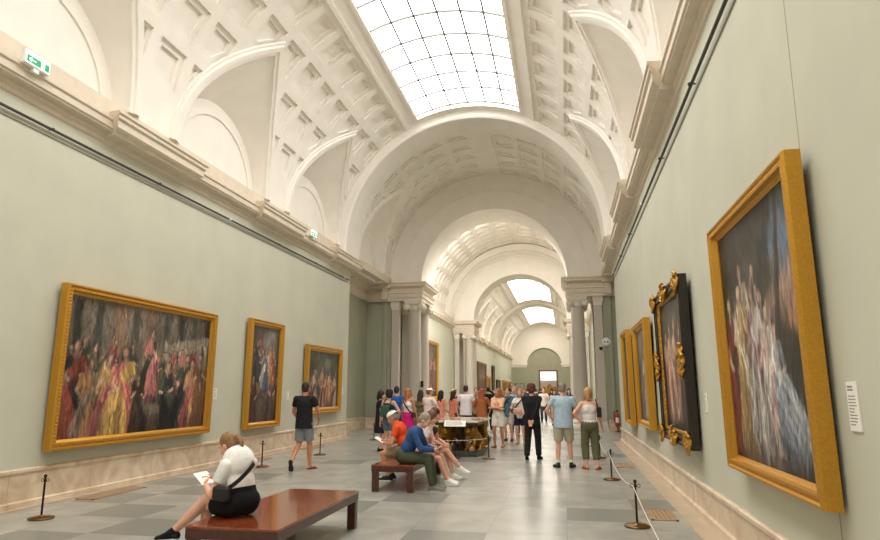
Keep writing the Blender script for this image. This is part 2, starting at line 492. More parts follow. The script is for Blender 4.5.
win_n = [0]
def skylight(y0, y1, t0, t1, R, power, ncross=6, step=COF, col=(1.0, .975, .945, 1)):
    win_n[0] += 1
    root = struct(empty('window_%d' % win_n[0], (0, 0, 0)))
    a, b = math.radians(t0), math.radians(t1)
    rg = R + .16
    G = MB(); n = 24
    G.loft([[vp(y, a + (b - a) * i / n, rg) for i in range(n + 1)] for y in (y0, (y0 + y1) / 2, y1)])
    G.obj('glass', skyglass(power, col), root, fix=False)['kind'] = 'structure'
    B = MB()
    for i in range(ncross + 1):
        t = a + (b - a) * i / ncross; w = .022 / R
        B.loft([[vp(y, t - w, rg - .01), vp(y, t - w, rg - .06), vp(y, t + w, rg - .06), vp(y, t + w, rg - .01)] for y in (y0, y1)], close=True, caps=True)
    k = round((y1 - y0) / step); 
    for j in range(k + 1):
        y = y1 - j * step
        if y < y0: break
        B.loft([[vp(y - .022, a + (b - a) * i / n, rg - .01), vp(y - .022, a + (b - a) * i / n, rg - .055), vp(y + .022, a + (b - a) * i / n, rg - .055), vp(y + .022, a + (b - a) * i / n, rg - .01)] for i in range(n + 1)], close=True, caps=True)
    B.obj('glazing_bars', mat('grey_steel_bar', srgb(104, 104, 100), .5), root)['kind'] = 'structure'
    # frame: reveal of the opening with a moulded border below it
    Fm = MB()
    def sect(pt):           # pt(off_out, r)
        return [pt(0, R + .2), pt(0, R - .03), pt(.10, R - .03), pt(.10, R)]
    dt = 1.0 / R
    for t, e in ((a, -1), (b, 1)):
        Fm.loft([sect(lambda o_, r, y=y: vp(y, t + e * o_ * dt, r)) for y in (y0 - .1, y1 + .1)])
    for y, e in ((y0, -1), (y1, 1)):
        Fm.loft([sect(lambda o_, r, t=a + (b - a) * i / n: vp(y + e * o_, t, r)) for i in range(n + 1)])
    Fm.obj('frame', PLASTER, root, fix=False)['kind'] = 'structure'
    # long moulding between skylight border and the coffers
    Lm = MB()
    for t in (math.radians(61.6), math.radians(180 - 61.6)):
        w = .05 / R
        Lm.loft([[vp(y, t - w, R + .01), vp(y, t - w, R - .05), vp(y, t + w, R - .05), vp(y, t + w, R + .01)] for y in (y0 - .3, y1 + .3)], close=True, caps=True)
    Lm.obj('border_moulding', PLASTER, root)['kind'] = 'structure'
    return root

YB = -7.0                       # wall behind the camera
Y1, YRIB = 22.25, 20.72         # end of the gallery, near face of its last rib
YA, YA2 = 27.6, 29.9            # first arched screen
YS, YS2 = 44.3, 46.6            # second arched screen
YE = 95.0                       # far end wall
T0, T1 = 67.6, 112.4

ops = []
for i in range(-3, 2):
    yc = 13.087 + PITCH * i
    for sd in 'LR': ops.append(Opening(sd, yc, 1.95, 39.5))
ops = [o for o in ops if o.yc - o.hw > YB]
vault('ceiling', YB, YRIB + .3, R1, ROWS, yedges(YB, YRIB), ops, [(YB + .8, 20.36, T0, T1)])
skylight(YB + .8, 20.36, T0, T1, R1, 6.7)
ops2 = [Opening(sd, 24.6, 1.62, 40) for sd in 'LR']
vault('ceiling_middle', 22.1, YA + .1, R1, ROWS + [(60.5, 73.1), (73.1, 85.7)], [22.3, 23.37, 24.44, 25.5, 26.56, 27.6], ops2)
# transverse rib between gallery and the dim bay
def rib(name, y0, y1, r0, r1, m=PLASTER):
    M = MB(); n = 48; rings = []
    for i in range(n + 1):
        t = PI * i / n
        rings.append([vp(y0, t, r1), vp(y0, t, r0 + .05), vp(y0 + .05, t, r0), vp(y1 - .05, t, r0), vp(y1, t, r0 + .05), vp(y1, t, r1)])
    dn = lambda rg: [(a, b_, 6.25) for a, b_, c_ in rg]
    M.loft([dn(rings[0])] + rings + [dn(rings[-1])], smooth=False)
    return struct(M.obj(name, m, fix=False))
rib('trim_1', YRIB, 22.25, 4.37, 4.75)

# rotunda: higher vault, and the long far gallery
RR = 5.2
rows_r = [(8 + 11.2 * i, 19.2 + 11.2 * i) for i in range(5)]
vault('ceiling_crossing', YA2 - .05, YS + .05, RR, rows_r + [(64, 76.5), (76.5, 89)], [YA2 + .1 + 1.0 * k for k in range(17)], (), [(30.6, 36.0, 64, 116)])
skylight(30.6, 36.0, 64, 116, RR, 24.0, 6)
ops3 = []
for i in range(4):
    for sd in 'LR':
        ops3.append(Opening(sd, 52.0 + PITCH * i, 1.95, 39.5)); ops3.append(Opening(sd, 77.0 + PITCH * i, 1.95, 39.5))
vault('ceiling_beyond', YS2 - .1, YE, R1, ROWS, [YS2 + COF * k for k in range(44)], ops3, [(50.0, 69.0, T0, T1), (75.5, 92.5, T0, T1)])
skylight(50.0, 69.0, T0, T1, R1, 7.0, col=(1, .93, .82, 1))
skylight(75.5, 92.5, T0, T1, R1, 7.0, col=(1, .93, .82, 1))
rib('trim_2', 70.6, 73.6, 4.37, 4.75)

# ---------------------------------------------------------------- walls and cornices
def wall_side(name, sg, y0, y1, z1=5.95, m=WALL, x=None):
    x = XC + sg * HALF if x is None else x
    M = MB(); M.bbox((x, y0, 0), (x + sg * .35, y1, z1))
    return struct(M.obj(name, m))
def cornice(name, sg, y0, y1, piers, x=None):
    x = XC + sg * HALF if x is None else x
    prof = [(0, 5.84), (.03, 5.86), (.03, 5.92), (.07, 5.95), (.07, 6.0), (.20, 6.02), (.20, 6.05), (.23, 6.06), (.23, 6.17), (.26, 6.19), (.26, 6.24), (.02, 6.30), (.07, 6.34), (.07, Z0 + .02)]
    M = MB()
    M.loft([[(x - sg * d, y, z) for d, z in prof] + [(x + sg * .3, y, Z0), (x + sg * .3, y, 5.84)] for y in (y0, y1)], close=True, caps=True)
    for (a, b) in piers:
        e = .20
        pr = [(0, 5.93), (e + .06, 5.96), (e + .06, 6.0), (e + .13, 6.03), (e + .16, 6.06), (e + .16, 6.18), (e + .20, 6.21), (e + .20, 6.27), (e + .23, 6.29), (e + .23, 6.33), (.05, 6.42)]
        rings = []
        for y, k in ((a - .0, 1), (b + .0, 1)):
            rings.append([(x - sg * d, y, z) for d, z in pr])
        # moulded returns at both ends
        def ringat(q, s_): return [(x - sg * (d * (1 if d == 0 else 1)), q + s_ * max(0, d - e) * .9, z) for d, z in pr]
        rings = [ringat(a, -1), ringat(b, 1)]
        M.loft(rings, caps=True)
    return struct(M.obj(name, CORN, fix=True))

def piers(y0, y1):
    out = []; k = 0
    for i in range(-5, 3):
        c = 10.37 + PITCH * i
        if c - 1.2 > y0 - .5 and c + 1.2 < y1 + .9: out.append((c - 1.2, c + 1.2))
    return out
wall_side('wall_left', -1, YB, Y1); wall_side('wall_right', 1, YB, Y1)
cornice('trim_3', -1, YB, Y1, piers(YB, Y1)); cornice('trim_4', 1, YB, Y1, piers(YB, Y1))
M = MB(); M.bbox((XL - .5, YB - .3, 0), (XR + .5, YB, 12)); struct(M.obj('wall_rear', WALL))
# fine joint in the right wall's fabric
M = MB()
for y in (4.87, -.6): M.bbox((XR - .002, y - .004, .5), (XR + .02, y + .004, 5.84))
struct(M.obj('trim_5', mat('wall_joint', srgb(150, 152, 138), .9)))
def base(name, sg, y0, y1, h, x=None):
    x = XC + sg * HALF if x is None else x
    M = MB()
    prof = [(0, h), (.03, h), (.045, h - .015), (.045, h - .05), (.03, h - .07), (.022, h - .075), (.022, .10), (.06, .085), (.06, 0)]
    M.loft([[(x - sg * d, y, z) for d, z in prof] for y in (y0, y1)], caps=True)
    return struct(M.obj(name, MARBLE))
base('baseboard_left', -1, YB, Y1, .545); base('baseboard_right', 1, YB, Y1, .45)
# the wall ends turn the corner at the end of the gallery
for sg, nm in ((-1, 'left'), (1, 'right')):
    x = XC + sg * HALF
    M = MB(); M.bbox((x + sg * .004, Y1 - .02, 0), (x + sg * 1.6, Y1 + .012, 6.35)); struct(M.obj('wall_%s_return' % nm, GREEN))
    wall_side('wall_%s_bay' % nm, sg, Y1, YA + .2, 5.62, GREEN, XC + sg * 5.75)
    M = MB()
    xx = XC + sg * 5.75
    prof = [(0, 5.60), (.06, 5.62), (.06, 5.66), (.02, 5.69), (.02, 6.05), (.10, 6.1), (.22, 6.14), (.22, 6.22), (.27, 6.25), (.27, 6.32), (0, 6.36)]
    M.loft([[(xx - sg * d, y, z) for d, z in prof] for y in (Y1, YA)])
    M.bbox((XC + sg * 4.6, Y1, 6.30), (XC + sg * 6.2, YA + .1, 6.6))
    struct(M.obj('trim_%d' % (6 if sg < 0 else 7), CORN))
    wall_side('wall_%s_crossing' % nm, sg, YA2 - .2, YS + .2, 6.0)
    cornice('trim_%d' % (8 if sg < 0 else 9), sg, YA2, YS, [])
    M = MB(); M.bbox((XC + sg * (HALF - .05), YA2 - .1, 6.45), (XC + sg * 6.8, YS + .1, 6.6)); struct(M.obj('trim_%d' % (10 if sg < 0 else 11), CORN))
    wall_side('wall_%s_beyond' % nm, sg, YS2 - .2, YE + .2, 5.95)
    cornice('trim_%d' % (12 if sg < 0 else 13), sg, YS2, YE, [(53.5 + PITCH * i, 55.9 + PITCH * i) for i in range(7)])
    base('baseboard_%s_beyond' % nm, sg, YS2, YE, .5)
    base('baseboard_%s_crossing' % nm, sg, YA2, YS, .5)
    base('baseboard_%s_bay' % nm, sg, Y1, YA, .5, XC + sg * 5.75)

# floor
M = MB(); M.bbox((-13, YB - .3, -.2), (7, 105, 0)); struct(M.obj('floor', FLOOR))
# pale stone strip at the foot of the right wall
M = MB(); M.bbox((XR - .30, YB, 0), (XR - .05, Y1, .012)); struct(M.obj('trim_14', mat('pale_floor_strip', srgb(196, 176, 150), .35, noise=.12, nscale=3)))
M = MB(); M.bbox((XL + .05, YB, 0), (XL + .14, Y1, .012)); struct(M.obj('trim_15', mat('pale_floor_strip', srgb(196, 176, 150), .35)))

# ---------------------------------------------------------------- arched screens on coupled columns
col_meshes = {}
def column(x, y, r, h, rot=0, pil=False):
    """one granite column with moulded base and voluted capital"""
    root = struct(empty('column' if not pil else 'pilaster', (x, y, 0), rot)); key = (r, h, pil)
    if key in col_meshes:
        for o in col_meshes[key].children: c = o.copy(); COL.objects.link(c); c.parent = root
        return root
    b = MB(); b.box((0, 0, .07), (2.9 * r, 2.9 * r, .14))
    if pil: b.box((0, 0, .20), (2.6 * r, 2.6 * r, .14)); b.box((0, 0, .32), (2.3 * r, 2.3 * r, .1))
    else: b.lathe([(1.4 * r, .14), (1.42 * r, .18), (1.38 * r, .24), (1.2 * r, .26), (1.12 * r, .30), (1.22 * r, .33), (1.24 * r, .37), (1.05 * r, .40), (1.0 * r, .44)], n=32)
    b.obj('base', STONE, root)['kind'] = 'structure'
    s_ = MB(); zt = h - .38
    if pil: s_.loft([[(-r, -r, z), (r, -r, z), (r, r, z), (-r, r, z)] for z in (.36, zt)], close=True, caps=True)
    else:
        s_.lathe([(r * k, z) for k, z in ((1.0, .43), (.985, h * .3), (.93, h * .65), (.86, zt - .08), (.86, zt - .07), (.92, zt - .06), (.92, zt - .02), (.86, zt))], n=40)
    s_.obj('shaft', GRANITE, root)['kind'] = 'structure'
    c = MB(); q = r * .9
    if pil: c.box((0, 0, zt + .1), (2.25 * r, 2.25 * r, .2)); c.box((0, 0, h - .12), (2.6 * r, 2.6 * r, .24))
    else:
        c.lathe([(q, zt), (q * 1.05, zt + .05), (q * 1.28, zt + .14), (q * 1.30, zt + .20)], n=32)
        c.box((0, 0, zt + .21), (2.3 * q, 2.3 * q, .10))
        for ex in (-1, 1):
            for ey in (-1, 1):       # volutes at the four corners
                Mx = Matrix.Rotation(PI / 2, 3, 'X')
                c.lathe([(.02, -.10), (.13, -.10), (.15, -.07), (.15, .07), (.13, .10), (.02, .10)], (ex * q * 1.16, ey * q * .86, zt + .12), 18, Mx)
        c.box((0, 0, h - .09), (2.75 * q, 2.75 * q, .10)); c.box((0, 0, h - .02), (2.95 * q, 2.95 * q, .05))
    c.obj('capital', STONE, root)['kind'] = 'structure'
    col_meshes[key] = root
    return root

def screen(y0, y1, n0, top_r, archi):
    """wall with a round arch between y0 and y1; entablature on columns at both sides"""
    ra, za = 3.2, 6.42
    M = MB(); n = 64; rings = []
    for i in range(n + 1):
        t = PI * i / n; c, s_ = math.cos(t), math.sin(t)
        def p(r, y): return (XC + r * c, y, za + r * s_)
        rings.append([p(top_r, y0), p(ra, y0), p(ra, y1), p(top_r, y1)])
    # straight mesh (flat faces, curved soffit)
    M.loft(rings)
    # rings of the archivolt
    for r_in, r_out, d in archi:
        rr = []
        for i in range(n + 1):
            t = PI * i / n; c, s_ = math.cos(t), math.sin(t)
            rr.append([(XC + r * c, y, za + r * s_) for r, y in ((r_in, y0), (r_in, y0 - d), (r_out, y0 - d), (r_out, y0))])
        M.loft(rr, close=True, caps=True)
    struct(M.obj('wall_arch_%d' % n0, PLASTER, fix=False))
    E = MB()
    for sg in (-1, 1):
        # entablature block over the columns, moulded on three sides
        prof = [(0, 5.56), (.0, 5.70), (.04, 5.70), (.04, 5.88), (.08, 5.9), (.08, 5.94), (.0, 5.96), (.0, 6.12), (.08, 6.15), (.2, 6.2), (.2, 6.29), (.25, 6.32), (.25, 6.38), (0, 6.43)]
        xa, xb = XC + sg * 3.18, XC + sg * 6.3
        for d0, d1 in zip(prof[:-1], prof[1:]):
            def rect(d, z): return [(xb, y0 - .1 - d, z), (xa - sg * d, y0 - .1 - d, z), (xa - sg * d, y1 + .1 + d, z), (xb, y1 + .1 + d, z)]
            E.loft([rect(*d0), rect(*d1)])
        E.add([(xb, y0 - .1, 5.56), (xa, y0 - .1, 5.56), (xa, y1 + .1, 5.56), (xb, y1 + .1, 5.56)], [(0, 1, 2, 3)])
        E.add([(xb, y0 - .1, 6.43), (xa, y0 - .1, 6.43), (xa, y1 + .1, 6.43), (xb, y1 + .1, 6.43)], [(0, 1, 2, 3)])
        # corbel where the facing wall's cornice breaks forward
        E.bbox((XC + sg * 4.72, y0 - .32, 5.62), (XC + sg * 4.98, y0, 6.1)); E.bbox((XC + sg * 4.6, y0 - .42, 6.1), (XC + sg * 5.06, y0, 6.43))
    struct(E.obj('trim_%d' % (15 + n0), CORN))
    for sg, nm in ((-1, 'left'), (1, 'right')):
        W = MB(); W.bbox((XC + sg * 4.62, y0 + .12, 0), (XC + sg * 6.4, y1 - .05, 5.6)); W.bbox((XC + sg * 4.78, y0 + .02, 0), (XC + sg * 4.95, y0 + .2, 5.6))
        struct(W.obj('wall_%s_screen' % nm, GREEN))
        B = MB(); B.bbox((XC + sg * 4.66, y0 - .0, 0), (XC + sg * 6.0, y0 + .13, .46)); B.bbox((XC + sg * 4.66, y0 - .04, .40), (XC + sg * 6.0, y0 + .13, .46))
        struct(B.obj('baseboard_%s_screen' % nm, MARBLE))
        column(XC + sg * 3.58, y0 + .32, .31, 5.56); column(XC + sg * 3.58, y1 - .32, .31, 5.56)
        column(XC + sg * 4.42, y0 + .22, .16, 5.56, pil=True); column(XC + sg * 4.42, y1 - .22, .16, 5.56, pil=True)
screen(YA, YA2, 1, 6.9, [(4.05, 4.11, .05), (3.2, 3.24, .02)])
screen(YS, YS2, 2, 7.2, [(4.25, 4.33, .06), (4.45, 4.55, .18), (4.66, 4.72, .10), (4.88, 5.3, .30)])

# far end wall: green below, white tympanum with a green arched niche
M = MB(); za, ra = 5.2, 2.5; n = 40
M.bbox((XL - .6, YE + .3, 4.3), (XR + .6, YE + .5, 9)); struct(M.obj('wall_far', GREEN))
M = MB(); rings = []
for i in range(n + 1):
    t = PI * i / n; rings.append([(XC + r * math.cos(t), y, za + r * math.sin(t)) for r, y in ((7.5, YE), (ra, YE), (ra, YE + .3))])
M.loft(rings)
for sg in (-1, 1):
    M.bbox((XC + sg * ra, YE - .08, 4.9), (XC + sg * 6, YE + .3, 5.2)); M.bbox((XC + sg * (ra - .12), YE - .2, 5.2), (XC + sg * 6, YE + .3, 5.45))
struct(M.obj('trim_20', PLASTER, fix=False))
M = MB()
for (xa, xb, z0, z1) in ((XL - .6, -7.26, 0, 4.9), (-7.26, -5.96, 2.55, 4.9), (-5.96, -3.7, 0, 4.9), (-3.7, -1.2, 4.3, 4.9), (-1.2, XR + .6, 0, 4.9)):
    M.bbox((xa, YE, z0), (xb, YE + .5, z1))
struct(M.obj('wall_far_lower', GREEN))
# doorways and the lit room beyond them
def doorcase(k, xa, xb, h, w, m):
    M = MB(); M.bbox((xa - w, YE - .06, 0), (xa, YE + .5, h + w)); M.bbox((xb, YE - .06, 0), (xb + w, YE + .5, h + w)); M.bbox((xa, YE - .06, h), (xb, YE + .5, h + w))
    struct(M.obj('door_%d' % k, m))
doorcase(1, -3.6, -1.3, 4.3, .2, BROWNWOOD); doorcase(2, -7.2, -6.0, 2.5, .1, BROWNWOOD)
M = MB(); M.bbox((-3.6, YE + .2, 3.0), (-1.3, YE + .26, 4.3)); struct(M.obj('window_9', glow('glowing_white_board', (1, .95, .9, 1), .85)))  # plain white board in the doorway top, its brightness put in as glow
M = MB(); M.bbox((-12, 99.6, 0), (6, 99.8, 5)); M.bbox((-12, YE + .4, 4.9), (6, 99.8, 5.1)); M.bbox((-12.2, YE + .4, 0), (-12, 99.8, 5)); M.bbox((6, YE + .4, 0), (6.2, 99.8, 5))
struct(M.obj('wall_room_beyond', PLASTER))
ld = bpy.data.lights.new('room_beyond_fill', 'AREA'); ld.shape = 'RECTANGLE'; ld.size = 8; ld.size_y = 2; ld.energy = 85; ld.color = (1, .9, .78)  # unseen area light added in place of the room's own skylight
lo = bpy.data.objects.new('room_beyond_fill', ld); lo.location = (-4, 97.6, 4.8); COL.objects.link(lo)
# ================================================================ PAINTINGS
class Paint:
    """a small brush-stroke painter working on a numpy picture"""
    def __init__(s, w, h, px, seed):
        s.w, s.h = w, h; s.nx, s.ny = max(8, int(w / px)), max(8, int(h / px))
        s.X, s.Y = np.meshgrid(np.linspace(0, w, s.nx), np.linspace(0, h, s.ny)); s.c = np.zeros((s.ny, s.nx, 3)); s.r = np.random.RandomState(seed)
    def lin(s, c): return np.array(srgb(*c)[:3])
    def noise(s, sc):
        g = s.r.rand(int(s.h * sc) + 3, int(s.w * sc) + 3); fx = s.X * sc; fy = s.Y * sc; ix = fx.astype(int); iy = fy.astype(int); a = fx - ix; b = fy - iy
        a = a * a * (3 - 2 * a); b = b * b * (3 - 2 * b)
        return (g[iy, ix] * (1 - a) + g[iy, ix + 1] * a) * (1 - b) + (g[iy + 1, ix] * (1 - a) + g[iy + 1, ix + 1] * a) * b
    def back(s, c0, c1, vary=.3, sc=3):
        t = (s.Y / s.h)[..., None]; n = (s.noise(sc) * .6 + s.noise(sc * 3) * .4)[..., None]
        s.c = (s.lin(c0) * (1 - t) + s.lin(c1) * t) * (1 - vary + 2 * vary * n)
    def blend(s, mask, col): s.c = s.c * (1 - mask[..., None]) + col * mask[..., None]
    def rect(s, x0, y0, x1, y1, c, soft=.02, a=1):
        e = lambda d: np.clip(d / soft + .5, 0, 1)
        s.blend(e(s.X - x0) * e(x1 - s.X) * e(s.Y - y0) * e(y1 - s.Y) * a, s.lin(c))
    def ell(s, x, y, rx, ry, c, rot=0, soft=.25, fold=0, a=1):
        dx, dy = s.X - x, s.Y - y; u = (dx * math.cos(rot) + dy * math.sin(rot)) / rx; v = (-dx * math.sin(rot) + dy * math.cos(rot)) / ry
        d = np.sqrt(u * u + v * v); k = np.clip((1 - d) / soft, 0, 1) * a
        sh = 1.12 - .5 * np.clip(u * .6 - v * .35 + .2, -.2, 1)
        if fold: sh = sh * (1 + fold * np.sin(u * 9 + v * 3 + 2.5 * s.noise(4)))
        s.blend(k, s.lin(c) * np.clip(sh, .25, 1.5)[..., None])
    def stroke(s, x0, y0, x1, y1, r0, r1, c, fold=0, soft=.35):
        dx, dy = x1 - x0, y1 - y0; L2 = dx * dx + dy * dy; t = np.clip(((s.X - x0) * dx + (s.Y - y0) * dy) / L2, 0, 1); L = math.sqrt(L2)
        q = ((s.X - x0) * dy - (s.Y - y0) * dx) / L; d = np.hypot(s.X - x0 - t * dx, s.Y - y0 - t * dy); r = r0 + (r1 - r0) * t
        k = np.clip((1 - d / r) / soft, 0, 1); sh = 1.1 - .45 * np.clip(q / r, -.3, 1)
        if fold: sh = sh * (1 + fold * np.sin(q / r * 8 + 3 * s.noise(5) + t * 3))
        s.blend(k, s.lin(c) * np.clip(sh, .2, 1.5)[..., None])
    def figure(s, x, y, h, robe, mantle, skin=(206, 158, 124), hair=(60, 42, 30), lean=0, arm=1):
        r = s.r; tx = x + lean * h; dk = lambda c, q: tuple(int(v * q) for v in c); U = r.uniform
        s.stroke(x + .03 * h, y - .02 * h, tx, y + .60 * h, .20 * h, .115 * h, dk(robe, .62), .3)
        for k in range(4):
            a = (k - 1.5) / 1.5; s.stroke(x + a * .15 * h + U(-.03, .03) * h, y, tx + a * .06 * h, y + .58 * h, .075 * h, .05 * h, dk(robe, U(.75, 1.12)), .3)
        q = arm; s.stroke(x - q * .20 * h, y + U(.05, .22) * h, tx + q * .08 * h, y + U(.62, .74) * h, .085 * h, .07 * h, mantle, .34)
        s.stroke(x - q * .16 * h, y + .02 * h, x - q * .10 * h, y + .38 * h, .08 * h, .06 * h, dk(mantle, .8), .34)
        s.ell(tx, y + .69 * h, .12 * h, .14 * h, robe, U(-.3, .3), .3, .25)
        for e in (-1, 1):
            ex, ey = tx + e * (.15 + U(-.02, .05)) * h, y + U(.54, .64) * h; c = mantle if e == arm else robe
            s.stroke(tx + e * .085 * h, y + .76 * h, ex, ey, .055 * h, .042 * h, c, .25)
            fx, fy = (ex - e * U(.05, .14) * h, ey + U(-.10, .12) * h); s.stroke(ex, ey, fx, fy, .032 * h, .024 * h, dk(skin, .95)); s.ell(fx, fy, .028 * h, .024 * h, skin)
        hx = tx + U(-.015, .03) * h; s.stroke(tx, y + .79 * h, hx, y + .88 * h, .036 * h, .034 * h, dk(skin, .8))
        s.ell(hx, y + .905 * h, .064 * h, .075 * h, hair, 0, .35); s.ell(hx + q * .016 * h, y + .895 * h, .048 * h, .060 * h, skin, 0, .4); s.ell(hx + q * .03 * h, y + .86 * h, .03 * h, .026 * h, dk(skin if U(0, 1) < .5 else hair, .8), 0, .6, a=.7)
    def column(s, x, w, y0, y1, c):
        s.rect(x - w / 2, y0, x + w / 2, y1, c); 
        for k in range(4): s.rect(x - w / 2 + w * (k + .55) / 4, y0, x - w / 2 + w * (k + .78) / 4, y1, tuple(int(q * .72) for q in c), .01, .7)
        s.rect(x - w * .7, y1 - .03, x + w * .7, y1 + .06, c); s.rect(x - w * .7, y0, x + w * .7, y0 + .1, c)
    def dabs(s, n, size):
        for _ in range(n):
            x, y = s.r.rand() * s.w, s.r.rand() * s.h; i, j = int(x / s.w * (s.nx - 1)), int(y / s.h * (s.ny - 1))
            a = s.r.uniform(-.5, .5) + PI / 2; L, W = size * s.r.uniform(.6, 2.2), size * s.r.uniform(.18, .4)
            rx = int(L / s.w * s.nx) + 2; ry = int(L / s.h * s.ny) + 2
            j0, j1, i0, i1 = max(0, j - ry), min(s.ny, j + ry), max(0, i - rx), min(s.nx, i + rx)
            dx, dy = s.X[j0:j1, i0:i1] - x, s.Y[j0:j1, i0:i1] - y; u = (dx * math.cos(a) + dy * math.sin(a)) / L; v = (-dx * math.sin(a) + dy * math.cos(a)) / W
            k = (np.clip((1 - np.sqrt(u * u + v * v)) / .6, 0, 1) * .75)[..., None]
            c = s.c[j, i] * s.r.choice([.45, .6, .8, 1.25, 1.5]) + s.r.uniform(-.012, .012, 3); s.c[j0:j1, i0:i1] = s.c[j0:j1, i0:i1] * (1 - k) + np.clip(c, 0, 1) * k
    def finish(s, k=.10):
        if s.nx > 60: s.dabs(int(170 * s.w * s.h), .085); s.dabs(int(260 * s.w * s.h), .035)
        lum = s.c.mean(-1, keepdims=True); s.c = (lum + (s.c - lum) * .74) * (.62 + .55 * s.noise(2.2)[..., None])
        u, v = s.X / s.w - .5, s.Y / s.h - .5; s.c *= np.clip(1.12 - 1.1 * (u * u + v * v), .5, 1.1)[..., None]
        n = s.noise(14) * .5 + s.noise(30) * .5; s.c = np.clip(s.c * (1 - k + 2 * k * n)[..., None], 0, 1)

